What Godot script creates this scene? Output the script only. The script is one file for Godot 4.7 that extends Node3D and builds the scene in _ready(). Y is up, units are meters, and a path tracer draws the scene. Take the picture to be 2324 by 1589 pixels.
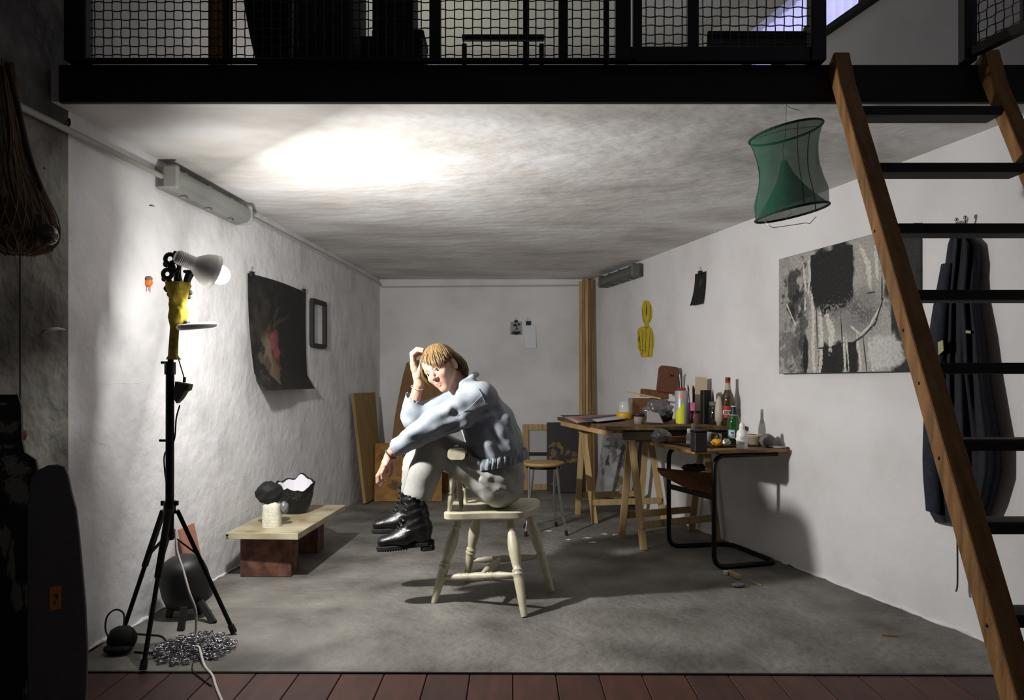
extends Node3D
# A studio under a mezzanine, lit by one clamp lamp on a stand.
# The camera stands at (0, 1.05, 0) and looks along -z; d is the distance in front of it.
const F := 1750.0          # focal length in pixels of the 2324 x 1589 frame
const EYE := 1.05
const ROOM_H := 2.07
var M := {}
var names := {}
var rng := RandomNumberGenerator.new()

func _ready() -> void:
	rng.seed = 7
	setup_view()
	make_materials()
	build_shell()
	build_loft()
	build_stairs()
	build_lamp_stand()
	build_left_wall_things()
	build_back_and_right_wall_things()
	build_bench()
	build_chair()
	build_person()
	build_stool_and_boards()
	build_trestle_table()
	build_table_things()
	build_side_table()
	build_side_table_things()
	build_floor_things()
	build_front_left_things()

func setup_view() -> void:
	var c := Camera3D.new()
	c.name = "camera"
	c.projection = Camera3D.PROJECTION_FRUSTUM
	c.near = 0.05
	c.far = 60.0
	c.size = 1589.0 / F * 0.05
	c.frustum_offset = Vector2(0, 73.5 / F * 0.05)
	c.position = Vector3(0, EYE, 0)
	add_child(c)
	var e := Environment.new()
	e.background_mode = Environment.BG_COLOR
	e.background_color = Color(0.56, 0.56, 0.69)
	e.background_energy_multiplier = 4.2
	e.tonemap_mode = Environment.TONE_MAPPER_LINEAR
	e.tonemap_exposure = 1.45
	e.sdfgi_enabled = true
	e.ssao_enabled = true
	e.ssil_enabled = true
	var w := WorldEnvironment.new()
	w.name = "world"
	w.environment = e
	add_child(w)

# ---------- pixels to places
func P(px: float, py: float, d: float) -> Vector3:
	return Vector3((px - 1162.0) / F * d, EYE - (py - 868.0) / F * d, -d)
func at_height(px: float, py: float, y: float) -> Vector3:
	return P(px, py, F * (EYE - y) / (py - 868.0))
func on_floor(px: float, py: float) -> Vector3:
	return at_height(px, py, 0.0)
func left_x(d: float) -> float:
	return -1.8876 + 0.0761 * d
func right_x(d: float) -> float:
	return 2.690 - 0.248 * d
func on_left(px: float, py: float, off := 0.0) -> Vector3:
	return P(px, py, (1.8876 - off) / (0.0761 - (px - 1162.0) / F))
func on_right(px: float, py: float, off := 0.0) -> Vector3:
	return P(px, py, (2.690 - off) / ((px - 1162.0) / F + 0.248))
func on_back(px: float, py: float, off := 0.0) -> Vector3:
	return P(px, py, 7.63 - off)
func left_dir() -> Vector3:            # along the wall, away from the camera
	return Vector3(0.0761, 0, -1).normalized()
func left_out() -> Vector3:            # from the wall into the room
	return Vector3(1, 0, 0.0761).normalized()
func right_dir() -> Vector3:
	return Vector3(-0.248, 0, -1).normalized()
func right_out() -> Vector3:
	return Vector3(-1, 0, 0.248).normalized()

# ---------- nodes
func numbered(called: String) -> String:
	var n: int = names.get(called, 0)
	names[called] = n + 1
	return called if n == 0 else "%s_%03d" % [called, n]
func tag(o: Node3D, label: String, category: String, group := "", kind := "") -> Node3D:
	if label: o.set_meta("label", label)
	if category: o.set_meta("category", category)
	if group: o.set_meta("group", group)
	if kind: o.set_meta("kind", kind)
	return o
func thing(called: String, label: String, category: String, at := Vector3.ZERO, group := "") -> Node3D:
	var o := Node3D.new()
	o.name = numbered(called)
	add_child(o)
	o.position = at
	return tag(o, label, category, group)
func where(o: Node3D) -> Vector3:      # place of a node whose ancestors are only moved, never turned
	var p := Vector3.ZERO
	var q: Node = o
	while q is Node3D and q != self:
		p += q.position
		q = q.get_parent()
	return p
func begin() -> SurfaceTool:
	var st := SurfaceTool.new()
	st.begin(Mesh.PRIMITIVE_TRIANGLES)
	st.set_smooth_group(-1)
	return st
func done(st: SurfaceTool, called: String, m: Material, parent: Node3D = null) -> MeshInstance3D:
	st.generate_normals()
	var o := MeshInstance3D.new()
	o.mesh = st.commit()
	o.material_override = null
	o.mesh.surface_set_material(0, m)
	if parent == null:
		o.name = numbered(called)
		add_child(o)
	else:
		o.name = called
		parent.add_child(o, true)
		o.position = -where(parent)
	return o
func share(o: MeshInstance3D, called: String, parent: Node3D, xf: Transform3D, m: Material = null) -> MeshInstance3D:
	var c := MeshInstance3D.new()
	c.mesh = o.mesh
	if m: c.material_override = m
	c.name = called
	parent.add_child(c, true)
	c.transform = xf
	return c
func structure(st: SurfaceTool, called: String, m: Material, label: String) -> MeshInstance3D:
	var o := done(st, called, m)
	tag(o, label, "", "", "structure")
	return o

# ---------- shapes (counter-clockwise seen from outside; emitted clockwise for Godot)
func tri(st: SurfaceTool, a: Vector3, b: Vector3, c: Vector3) -> void:
	st.add_vertex(a); st.add_vertex(c); st.add_vertex(b)
func quad(st: SurfaceTool, a: Vector3, b: Vector3, c: Vector3, d: Vector3) -> void:
	tri(st, a, b, c); tri(st, a, c, d)
func frame_of(at: Vector3, x: Vector3, y: Vector3) -> Transform3D:   # right-handed frame: z = x cross y
	x = x.normalized()
	var z := x.cross(y).normalized()
	return Transform3D(Basis(x, z.cross(x), z), at)
func bar_frame(a: Vector3, b: Vector3, side: Vector3) -> Transform3D:   # y runs from a to b
	var y := (b - a).normalized()
	var z := side.cross(y).normalized()
	return Transform3D(Basis(y.cross(z), y, z), (a + b) / 2.0)
# a chamfered box; size is the whole size
func box(st: SurfaceTool, xf: Transform3D, size: Vector3, bevel := 0.0) -> void:
	var h := size / 2.0
	var b := minf(bevel, minf(h.x, minf(h.y, h.z)) * 0.9)
	if b <= 0.0:
		var v := []
		for i in 8:
			v.append(xf * Vector3(h.x if i & 1 else -h.x, h.y if i & 2 else -h.y, h.z if i & 4 else -h.z))
		for q in [[0, 2, 3, 1], [4, 5, 7, 6], [0, 1, 5, 4], [2, 6, 7, 3], [0, 4, 6, 2], [1, 3, 7, 5]]:
			quad(st, v[q[0]], v[q[1]], v[q[2]], v[q[3]])
		return
	var g := h - Vector3(b, b, b)
	# p(sx, sy, sz, axis): corner point that lies on the face of the axis
	var p := func(sx: float, sy: float, sz: float, ax: int) -> Vector3:
		return xf * Vector3(sx * (h.x if ax == 0 else g.x), sy * (h.y if ax == 1 else g.y), sz * (h.z if ax == 2 else g.z))
	for s in [-1.0, 1.0]:
		var fx := [p.call(s, -1, -1, 0), p.call(s, 1, -1, 0), p.call(s, 1, 1, 0), p.call(s, -1, 1, 0)]
		var fy := [p.call(-1, s, -1, 1), p.call(-1, s, 1, 1), p.call(1, s, 1, 1), p.call(1, s, -1, 1)]
		var fz := [p.call(-1, -1, s, 2), p.call(1, -1, s, 2), p.call(1, 1, s, 2), p.call(-1, 1, s, 2)]
		for f in [fx, fy, fz]:
			if s > 0: quad(st, f[0], f[1], f[2], f[3])
			else: quad(st, f[3], f[2], f[1], f[0])
	for s in [-1.0, 1.0]:
		for t in [-1.0, 1.0]:
			facing(st, xf, [p.call(s, t, -1, 0), p.call(s, t, 1, 0), p.call(s, t, 1, 1), p.call(s, t, -1, 1)])
			facing(st, xf, [p.call(s, -1, t, 0), p.call(s, 1, t, 0), p.call(s, 1, t, 2), p.call(s, -1, t, 2)])
			facing(st, xf, [p.call(-1, s, t, 1), p.call(1, s, t, 1), p.call(1, s, t, 2), p.call(-1, s, t, 2)])
			for u in [-1.0, 1.0]:
				facing(st, xf, [p.call(s, t, u, 0), p.call(s, t, u, 1), p.call(s, t, u, 2)])
func facing(st: SurfaceTool, xf: Transform3D, v: Array) -> void:   # a face turned away from the frame's origin
	var n: Vector3 = (v[1] - v[0]).cross(v[2] - v[0])
	if n.dot(v[0] - xf.origin) < 0: v.reverse()
	if v.size() == 3: tri(st, v[0], v[1], v[2])
	else: quad(st, v[0], v[1], v[2], v[3])
func bar(st: SurfaceTool, a: Vector3, b: Vector3, w: float, t: float, side := Vector3.RIGHT, bevel := 0.0) -> void:
	box(st, bar_frame(a, b, side), Vector3(w, a.distance_to(b), t), bevel)
# a swept tube through points
func tube(st: SurfaceTool, pts: Array, r, sides := 8, closed := false, flat := 1.0) -> void:
	st.set_smooth_group(0)
	var n := pts.size()
	var rings := []
	var prev := Vector3.ZERO
	for i in n:
		var t: Vector3
		if closed: t = (pts[(i + 1) % n] - pts[(i - 1 + n) % n])
		elif i == 0: t = pts[1] - pts[0]
		elif i == n - 1: t = pts[n - 1] - pts[n - 2]
		else: t = (pts[i + 1] - pts[i]).normalized() + (pts[i] - pts[i - 1]).normalized()
		t = t.normalized()
		if i == 0:
			prev = t.cross(Vector3.UP if absf(t.y) < 0.9 else Vector3.RIGHT).normalized()
		prev = (prev - t * prev.dot(t)).normalized()
		var q := t.cross(prev)
		var rad: float = r[i] if r is Array else r
		var ring := []
		for k in sides:
			var a := TAU * k / sides
			ring.append(pts[i] + prev * cos(a) * rad + q * sin(a) * rad * flat)
		rings.append(ring)
	for i in (n if closed else n - 1):
		var u: Array = rings[i]
		var v: Array = rings[(i + 1) % n]
		for k in sides:
			var k2 := (k + 1) % sides
			quad(st, u[k], u[k2], v[k2], v[k])
	st.set_smooth_group(-1)
	if not closed:
		for k in range(1, sides - 1):
			tri(st, rings[0][0], rings[0][k + 1], rings[0][k])
			tri(st, rings[n - 1][0], rings[n - 1][k], rings[n - 1][k + 1])
# a lathed profile: [radius, height] pairs, bottom to top, about the frame's y axis
func lathe(st: SurfaceTool, xf: Transform3D, prof: Array, sides := 20, crease := 0.6) -> void:
	var n := prof.size()
	for i in n - 1:
		var a: Array = prof[i]
		var b: Array = prof[i + 1]
		st.set_smooth_group(0 if crease > 0.5 else i)
		for k in sides:
			var c0 := Vector2.from_angle(TAU * k / sides)
			var c1 := Vector2.from_angle(TAU * (k + 1) / sides)
			var p00 := xf * Vector3(c0.x * a[0], a[1], c0.y * a[0])
			var p01 := xf * Vector3(c1.x * a[0], a[1], c1.y * a[0])
			var p10 := xf * Vector3(c0.x * b[0], b[1], c0.y * b[0])
			var p11 := xf * Vector3(c1.x * b[0], b[1], c1.y * b[0])
			if a[0] < 1e-5: tri(st, p00, p10, p11)
			elif b[0] < 1e-5: tri(st, p00, p10, p01)
			else: quad(st, p00, p10, p11, p01)
	st.set_smooth_group(-1)
func stand(at: Vector3) -> Transform3D:
	return Transform3D(Basis.IDENTITY, at)
# an outline in the frame's xy plane, extruded from z = -t/2 to t/2
func prism(st: SurfaceTool, xf: Transform3D, poly: PackedVector2Array, t: float, bevel := 0.0) -> void:
	if Geometry2D.is_polygon_clockwise(poly): poly.reverse()
	var idx := Geometry2D.triangulate_polygon(poly)
	var n := poly.size()
	var inner := poly
	if bevel > 0.0:
		inner = PackedVector2Array()
		for i in n:
			var d0 := (poly[i] - poly[(i - 1 + n) % n]).normalized()
			var d1 := (poly[(i + 1) % n] - poly[i]).normalized()
			var nn := (d0 + d1).normalized()
			var c := maxf(0.4, nn.dot(d0))
			inner.append(poly[i] + Vector2(-nn.y, nn.x) * bevel / c)
	var z := t / 2.0
	for i in range(0, idx.size(), 3):
		var a := inner[idx[i]]
		var b := inner[idx[i + 1]]
		var c := inner[idx[i + 2]]
		if (b - a).cross(c - a) < 0:
			var s := b
			b = c
			c = s
		tri(st, xf * Vector3(a.x, a.y, z), xf * Vector3(b.x, b.y, z), xf * Vector3(c.x, c.y, z))
		tri(st, xf * Vector3(a.x, a.y, -z), xf * Vector3(c.x, c.y, -z), xf * Vector3(b.x, b.y, -z))
	for i in n:
		var j := (i + 1) % n
		var o0 := poly[i]
		var o1 := poly[j]
		var zz := z - bevel
		quad(st, xf * Vector3(o0.x, o0.y, -zz), xf * Vector3(o1.x, o1.y, -zz), xf * Vector3(o1.x, o1.y, zz), xf * Vector3(o0.x, o0.y, zz))
		if bevel > 0.0:
			var i0 := inner[i]
			var i1 := inner[j]
			quad(st, xf * Vector3(o0.x, o0.y, zz), xf * Vector3(o1.x, o1.y, zz), xf * Vector3(i1.x, i1.y, z), xf * Vector3(i0.x, i0.y, z))
			quad(st, xf * Vector3(i0.x, i0.y, -z), xf * Vector3(i1.x, i1.y, -z), xf * Vector3(o1.x, o1.y, -zz), xf * Vector3(o0.x, o0.y, -zz))
# a curved sheet with thickness: pts[row][column], uv over the whole sheet
func sheet(st: SurfaceTool, pts: Array, t: float) -> void:
	var R := pts.size()
	var C: int = pts[0].size()
	var nor := []
	for i in R:
		var row := []
		for j in C:
			var du: Vector3 = pts[i][mini(j + 1, C - 1)] - pts[i][maxi(j - 1, 0)]
			var dv: Vector3 = pts[mini(i + 1, R - 1)][j] - pts[maxi(i - 1, 0)][j]
			row.append(dv.cross(du).normalized() * t / 2.0)
		nor.append(row)
	for s in [1.0, -1.0]:
		st.set_smooth_group(1 if s > 0 else 2)
		for i in R - 1:
			for j in C - 1:
				var ij := [[i, j], [i + 1, j], [i + 1, j + 1], [i, j + 1]]
				if s < 0: ij.reverse()
				for k in [0, 2, 1, 0, 3, 2]:
					var a: int = ij[k][0]
					var b: int = ij[k][1]
					st.set_uv(Vector2(float(b) / (C - 1), float(a) / (R - 1)))
					st.add_vertex(pts[a][b] + nor[a][b] * s)
	st.set_smooth_group(-1)
	var edge := []
	for j in C: edge.append([0, j])
	for i in range(1, R): edge.append([i, C - 1])
	for j in range(C - 2, -1, -1): edge.append([R - 1, j])
	for i in range(R - 2, 0, -1): edge.append([i, 0])
	for k in edge.size():
		var a: Array = edge[k]
		var b: Array = edge[(k + 1) % edge.size()]
		for v in [[a, 1.0], [b, -1.0], [b, 1.0], [a, 1.0], [a, -1.0], [b, -1.0]]:
			var w: Array = v[0]
			var i: int = w[0]
			var j: int = w[1]
			st.set_uv(Vector2(float(j) / (C - 1), float(i) / (R - 1)))
			st.add_vertex(pts[i][j] + nor[i][j] * float(v[1]))
# a flat picture: four corners (top left, top right, bottom right, bottom left), faced with uv, and a body behind it
func panel(st: SurfaceTool, tl: Vector3, tr: Vector3, br: Vector3, bl: Vector3, t: float) -> void:
	sheet(st, [[tl, tr], [bl, br]], t)
func smooth_pts(pts: Array, steps := 6, closed := false) -> Array:   # Catmull-Rom
	var out := []
	var n := pts.size()
	for i in (n if closed else n - 1):
		var p0: Vector3 = pts[(i - 1 + n) % n] if closed or i > 0 else pts[0] * 2.0 - pts[1]
		var p1: Vector3 = pts[i]
		var p2: Vector3 = pts[(i + 1) % n]
		var p3: Vector3 = pts[(i + 2) % n] if closed or i + 2 < n else pts[n - 1] * 2.0 - pts[n - 2]
		for k in steps:
			var t := float(k) / steps
			out.append(0.5 * (2.0 * p1 + (p2 - p0) * t + (2.0 * p0 - 5.0 * p1 + 4.0 * p2 - p3) * t * t + (3.0 * p1 - p0 - 3.0 * p2 + p3) * t * t * t))
	if not closed: out.append(pts[n - 1])
	return out
func smooth_r(rs: Array, steps := 6) -> Array:
	var out := []
	for i in rs.size() - 1:
		for k in steps: out.append(lerpf(rs[i], rs[i + 1], float(k) / steps))
	out.append(rs[-1])
	return out
func rounded(pts: Array, r: float, steps := 5) -> Array:   # a polyline with its corners rounded
	var out := [pts[0]]
	for i in range(1, pts.size() - 1):
		var p: Vector3 = pts[i]
		var a: Vector3 = p + (pts[i - 1] - p).normalized() * minf(r, p.distance_to(pts[i - 1]) * 0.5)
		var b: Vector3 = p + (pts[i + 1] - p).normalized() * minf(r, p.distance_to(pts[i + 1]) * 0.5)
		for k in steps + 1:
			var t := float(k) / steps
			out.append(a.lerp(p, t).lerp(p.lerp(b, t), t))
	out.append(pts[-1])
	return out
func round_rect(w: float, h: float, r: float, steps := 4) -> PackedVector2Array:
	var out := PackedVector2Array()
	for c in [[1, 1, 0], [-1, 1, 1], [-1, -1, 2], [1, -1, 3]]:
		for k in steps + 1:
			var a: float = (float(c[2]) + float(k) / steps) * PI / 2.0
			out.append(Vector2(c[0] * (w / 2.0 - r) + cos(a) * r, c[1] * (h / 2.0 - r) + sin(a) * r))
	return out
# a lump: a sphere pushed about by noise
func lump(st: SurfaceTool, xf: Transform3D, radii: Vector3, rough: float, freq: float, sd: int, rows := 14, cols := 20) -> void:
	var nz := FastNoiseLite.new()
	nz.seed = sd
	nz.frequency = freq
	var at := func(i: int, j: int) -> Vector3:
		var th := PI * i / rows
		var ph := TAU * (j % cols) / cols
		var u := Vector3(sin(th) * cos(ph), cos(th), sin(th) * sin(ph))
		return xf * (u * radii * (1.0 + rough * nz.get_noise_3dv(u * 10.0)))
	st.set_smooth_group(0)
	for i in rows:
		for j in cols:
			var a: Vector3 = at.call(i, j)
			var b: Vector3 = at.call(i, j + 1)
			var c: Vector3 = at.call(i + 1, j + 1)
			var d: Vector3 = at.call(i + 1, j)
			if i > 0: tri(st, a, b, c)
			if i < rows - 1: tri(st, a, c, d)
	st.set_smooth_group(-1)

# ---------- materials
func flat_mat(c: Color, rough := 0.8, metal := 0.0) -> StandardMaterial3D:
	var m := StandardMaterial3D.new()
	m.albedo_color = c
	m.roughness = rough
	m.metallic = metal
	return m
func noise_tex(sd: int, freq: float, ramp: Array, normal := 0.0, octaves := 5, size := 512) -> NoiseTexture2D:
	var f := FastNoiseLite.new()
	f.seed = sd
	f.noise_type = FastNoiseLite.TYPE_SIMPLEX_SMOOTH
	f.frequency = freq
	f.fractal_octaves = octaves
	var t := NoiseTexture2D.new()
	t.width = size
	t.height = size
	t.seamless = true
	t.noise = f
	if normal > 0.0:
		t.as_normal_map = true
		t.bump_strength = normal
	elif ramp:
		var g := Gradient.new()
		g.offsets = PackedFloat32Array(ramp.map(func(x): return x[0]))
		g.colors = PackedColorArray(ramp.map(func(x): return x[1]))
		t.color_ramp = g
	return t
func noisy(sd: int, freq: float, ramp: Array, scale: Vector3, rough := 0.85, bump := 0.0, bump_freq := 0.05) -> StandardMaterial3D:
	var m := StandardMaterial3D.new()
	m.albedo_texture = noise_tex(sd, freq, ramp)
	m.uv1_triplanar = true
	m.uv1_world_triplanar = true
	m.uv1_scale = scale
	m.roughness = rough
	if bump > 0.0:
		m.normal_enabled = true
		m.normal_texture = noise_tex(sd + 1, bump_freq, [], bump)
	return m
func g3(v: float, warm := 0.0) -> Color:
	return Color(v + warm, v, v - warm)
func make_materials() -> void:
	M.plaster = noisy(11, 0.006, [[0.0, Color(.76, .76, .77)], [0.35, Color(.84, .84, .845)], [0.6, Color(.87, .87, .88)], [1.0, Color(.9, .9, .9)]], Vector3(.8, .8, .8), 0.9, 1.7, 0.02)
	M.plaster_right = noisy(14, 0.005, [[0.0, Color(.8, .79, .79)], [0.5, Color(.86, .855, .86)], [1.0, Color(.89, .885, .89)]], Vector3(.5, .5, .5), 0.9, 1.0, 0.03)
	M.ceiling = noisy(23, 0.005, [[0.0, Color(.7, .69, .67)], [0.3, Color(.775, .765, .75)], [0.45, Color(.815, .805, .795)], [0.58, Color(.83, .82, .815)], [0.72, Color(.86, .86, .86)], [1.0, Color(.9, .9, .9)]], Vector3(.3, .5, .5), 0.9, 1.2, 0.03)
	M.floor = noisy(31, 0.006, [[0.0, Color(.3, .29, .27)], [0.35, Color(.4, .39, .37)], [0.55, Color(.44, .43, .41)], [0.7, Color(.465, .455, .435)], [1.0, Color(.53, .52, .5)]], Vector3(.6, .6, .6), 0.75, 2.0, 0.05)
	M.concrete = noisy(41, 0.006, [[0.0, Color(.2, .19, .175)], [0.32, Color(.34, .33, .31)], [0.5, Color(.46, .45, .425)], [0.62, Color(.5, .5, .47)], [1.0, Color(.62, .62, .59)]], Vector3(.45, .45, .45), 0.9, 5.0, 0.03)
	M.loft_ceiling = noisy(47, 0.004, [[0.0, Color(.8, .82, .8)], [1.0, Color(.87, .88, .86)]], Vector3(.3, .3, .3), 0.9)
	M.black_paint = noisy(51, 0.01, [[0.0, Color(.065, .063, .06)], [1.0, Color(.1, .097, .09)]], Vector3(.8, .8, .8), 0.75)
	M.black_metal = flat_mat(Color(.06, .06, .062), .45, 0.2)
	M.black_steel = flat_mat(Color(.05, .05, .052), .5, 0.6)
	M.stair_wood = noisy(61, 0.012, [[0.0, Color(.36, .24, .12)], [0.4, Color(.54, .38, .2)], [0.65, Color(.6, .43, .23)], [1.0, Color(.66, .5, .3)]], Vector3(3.0, .35, 3.0), 0.75, 2.0)
	M.stair_black = noisy(63, 0.012, [[0.0, Color(.07, .055, .04)], [1.0, Color(.13, .1, .07)]], Vector3(.5, 2, 2), 0.7)
	M.pine = noisy(65, 0.012, [[0.0, Color(.54, .43, .27)], [0.45, Color(.67, .56, .38)], [0.6, Color(.7, .59, .41)], [1.0, Color(.76, .66, .48)]], Vector3(4, .3, 4), 0.7)
	M.ply = noisy(67, 0.01, [[0.0, Color(.5, .38, .22)], [0.5, Color(.6, .47, .29)], [1.0, Color(.67, .54, .34)]], Vector3(2, .25, 2), 0.65)
	M.pale_board = noisy(69, 0.008, [[0.0, Color(.48, .39, .25)], [0.3, Color(.6, .56, .44)], [0.6, Color(.66, .63, .53)], [1.0, Color(.72, .7, .6)]], Vector3(.9, .9, .9), 0.6)
	M.red_floor = noisy(71, 0.01, [[0.0, Color(.22, .13, .1)], [0.5, Color(.29, .165, .13)], [1.0, Color(.34, .2, .155)]], Vector3(2.5, .5, .5), 0.6)
	M.cream_paint = noisy(73, 0.02, [[0.0, Color(.68, .65, .55)], [0.5, Color(.74, .715, .62)], [1.0, Color(.78, .755, .67)]], Vector3(2, 2, 2), 0.45)
	M.chrome = flat_mat(Color(.8, .8, .8), .18, 1.0)
	M.steel = flat_mat(Color(.62, .62, .64), .3, 1.0)
	M.white = flat_mat(Color(.9, .9, .9), .5)
	M.white_plastic = flat_mat(Color(.88, .88, .87), .35)
	M.paper = flat_mat(Color(.88, .88, .87), .9)
	M.black = flat_mat(Color(.035, .035, .035), .6)
	M.black_gloss = flat_mat(Color(.03, .03, .032), .25)
	M.rubber = flat_mat(Color(.045, .045, .045), .85)
	M.brown_card = noisy(75, 0.02, [[0.0, Color(.36, .23, .13)], [1.0, Color(.48, .32, .19)]], Vector3(2, 2, 2), 0.9)
	M.glass = glass(Color(.9, .95, .93), 0.25)
func glass(c: Color, a: float) -> StandardMaterial3D:
	var m := flat_mat(Color(c.r, c.g, c.b, a), 0.05)
	m.transparency = BaseMaterial3D.TRANSPARENCY_ALPHA
	return m

# ---------- the setting
func wall_prism(pts: Array, y0: float, y1: float) -> SurfaceTool:   # pts: [x, d] outline
	var st := begin()
	var poly := PackedVector2Array()
	for p in pts: poly.append(Vector2(p[0], p[1]))
	# frame: local x -> world x, local y -> world -z (d), local z -> world +y ... x cross y = z: (1,0,0)x(0,0,-1) = (0,1,0)
	prism(st, Transform3D(Basis(Vector3(1, 0, 0), Vector3(0, 0, -1), Vector3(0, 1, 0)), Vector3(0, (y0 + y1) / 2.0, 0)), poly, y1 - y0)
	return st
func build_shell() -> void:
	var T := 0.15
	var paint := 2.897
	var back := 7.63
	var front := -1.6
	var top := 3.47
	structure(wall_prism([[left_x(paint), paint], [left_x(paint) - T, paint], [left_x(back) - T, back + T], [left_x(back), back]], 0, ROOM_H), "wall_left", M.plaster, "rough white painted plaster wall beside the lamp stand")
	structure(wall_prism([[left_x(front), front], [left_x(front) - T, front], [left_x(paint) - T, paint], [left_x(paint), paint]], 0, top), "wall_left_front", M.concrete, "dirty unpainted concrete wall with the net hanging on it")
	structure(wall_prism([[left_x(paint), paint], [left_x(paint) - T, paint], [left_x(back) - T, back + T], [left_x(back), back]], ROOM_H, top), "wall_left_upper", M.plaster_right, "white wall beside the loft")
	structure(wall_prism([[left_x(back), back], [right_x(back), back], [right_x(back), back + T], [left_x(back), back + T]], 0, ROOM_H), "wall_back", M.plaster_right, "white back wall of the studio")
	structure(wall_prism([[right_x(front), front], [right_x(back), back], [right_x(back) + T, back + T], [right_x(front) + T, front]], 0, ROOM_H + .02), "wall_right", M.plaster_right, "smooth white wall where the big painting hangs")
	# the right wall goes on upwards, with a band of translucent sheets in it
	var w0 := -1.4  # opening stretched past the camera, out of view, to brighten the hall
	var w1 := 4.93
	structure(wall_prism([[right_x(front), front], [right_x(back), back], [right_x(back) + T, back + T], [right_x(front) + T, front]], ROOM_H + .02, 2.915), "wall_right_upper", M.plaster_right, "white wall under the translucent window band")
	var head := begin()
	for seg in [[front, w0, 2.915, top], [w1, back, 2.915, top], [w0, w1, 3.25, top]]:
		var poly := PackedVector2Array([Vector2(right_x(seg[0]), seg[0]), Vector2(right_x(seg[1]), seg[1]), Vector2(right_x(seg[1]) + T, seg[1]), Vector2(right_x(seg[0]) + T, seg[0])])
		prism(head, Transform3D(Basis(Vector3(1, 0, 0), Vector3(0, 0, -1), Vector3(0, 1, 0)), Vector3(0, (seg[2] + seg[3]) / 2.0, 0)), poly, seg[3] - seg[2])
	structure(head, "wall_right_head", M.plaster_right, "white wall around the translucent window band")
	# floor: grey painted part, then red-brown boards
	structure(wall_prism([[left_x(2.78) - .1, 2.80], [right_x(2.78) + .1, 2.76], [right_x(back) + .1, back + .1], [left_x(back) - .1, back + .1]], -.12, 0), "floor", M.floor, "scuffed grey painted studio floor")
	var base := structure(wall_prism([[left_x(front) - .1, front], [right_x(front) + .1, front], [right_x(2.78) + .1, 2.76], [left_x(2.78) - .1, 2.80]], -.14, -.022), "floor_front", M.rubber, "red-brown boarded floor in front of the grey studio floor")
	var x := -1.85
	var k := 0
	var tones := []
	for i in 4:
		var m: StandardMaterial3D = M.red_floor.duplicate()
		m.albedo_color = [Color(1, 1, 1), Color(.85, .84, .85), Color(1.0, .93, .9), Color(.92, .86, .84)][i]
		tones.append(m)
	while x < 2.15:
		var b := begin()
		var dd := 2.775 + (-x) * 0.01
		box(b, stand(Vector3(x + .0765, -.012, -(dd + 1.2) / 2.0)), Vector3(.151, .02, dd - 1.2), .002)
		done(b, "plank", tones[(k * 7 + k / 3) % 4], base)
		x += .1545
		k += 1
	var rest := begin()
	box(rest, stand(Vector3(.2, -.012, .2)), Vector3(4.6, .02, 2.79))
	done(rest, "rear_board", M.red_floor, base)
	# thin dark metal strip where the two floors meet
	var strip := begin()
	bar(strip, Vector3(-1.67, .001, -2.797), Vector3(1.99, .001, -2.762), .003, .012, Vector3.UP)
	structure(strip, "trim_2", M.black_steel, "thin dark strip between grey floor and red-brown boards")
	# mezzanine slab: its underside is the studio ceiling
	structure(wall_prism([[left_x(2.80), 2.80], [right_x(2.80), 2.80], [right_x(back), back], [left_x(back), back]], ROOM_H, 2.19), "ceiling", M.ceiling, "smudged white plaster ceiling under the loft")
	var fa := begin()
	box(fa, stand(Vector3(.185, 2.1245, -2.782)), Vector3(3.63, .135, .022), .002)
	structure(fa, "trim_1", M.black_paint, "black edge beam of the loft floor")
	# hall around the camera
	structure(wall_prism([[left_x(front) - T, front - T], [right_x(front) + T, front - T], [right_x(front) + T, front], [left_x(front) - T, front]], 0, top), "wall_front", M.plaster_right, "wall behind the camera")
	structure(wall_prism([[left_x(front) - T, front - T], [right_x(front) + T, front - T], [right_x(back) + T, back + T], [left_x(back) - T, back + T]], top, top + .15), "ceiling_upper", M.loft_ceiling, "pale ceiling above the loft")
	structure(wall_prism([[-.55, 5.62], [right_x(5.58), 5.55], [right_x(5.68), 5.65], [-.55, 5.72]], 2.19, top), "wall_loft", M.plaster_right, "white partition at the back of the loft")
	structure(wall_prism([[left_x(6.4), 6.4], [-.55, 6.4], [-.55, 6.5], [left_x(6.5), 6.5]], 2.19, top), "wall_loft_rear", M.plaster_right, "white wall at the back of the loft behind the mesh")
	# crumbling plaster edges where the walls meet the floor
	for s in 2:
		var st := begin()
		var pts := []
		var rs := []
		var d := 2.9
		while d < (5.9 if s == 0 else 7.5):
			var px := left_x(d) if s == 0 else right_x(d)
			pts.append(Vector3(px + rng.randf_range(-.002, .004) * (1 if s == 0 else -1), rng.randf_range(-.004, .01), -d))
			rs.append(rng.randf_range(.004, .013))
			d += rng.randf_range(.03, .07)
		tube(st, pts, rs, 6)
		structure(st, "baseboard_left" if s == 0 else "baseboard_right", M.plaster, "crumbly plaster edge along the %s wall foot" % ["rough white" , "smooth white"][s])
	# rough plaster joints on the left wall (low ridges)
	var ridge := begin()
	for line in [[[175, 868], [250, 871], [330, 868]], [[425, 1135], [470, 1115], [540, 1085], [560, 1078]], [[440, 1230], [500, 1192], [570, 1150]], [[185, 1000], [215, 1003], [240, 1010]]]:
		var pts := []
		for p in line: pts.append(on_left(p[0], p[1], .0))
		var sm := smooth_pts(pts, 10)
		var rr := []
		for i in sm.size():
			sm[i] += Vector3(0, rng.randf_range(-.003, .003), 0)
			rr.append(rng.randf_range(.0005, .0012))
		tube(ridge, sm, rr, 5)
	structure(ridge, "trim_3", M.plaster, "rough plaster joint ridges on the white wall")

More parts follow.
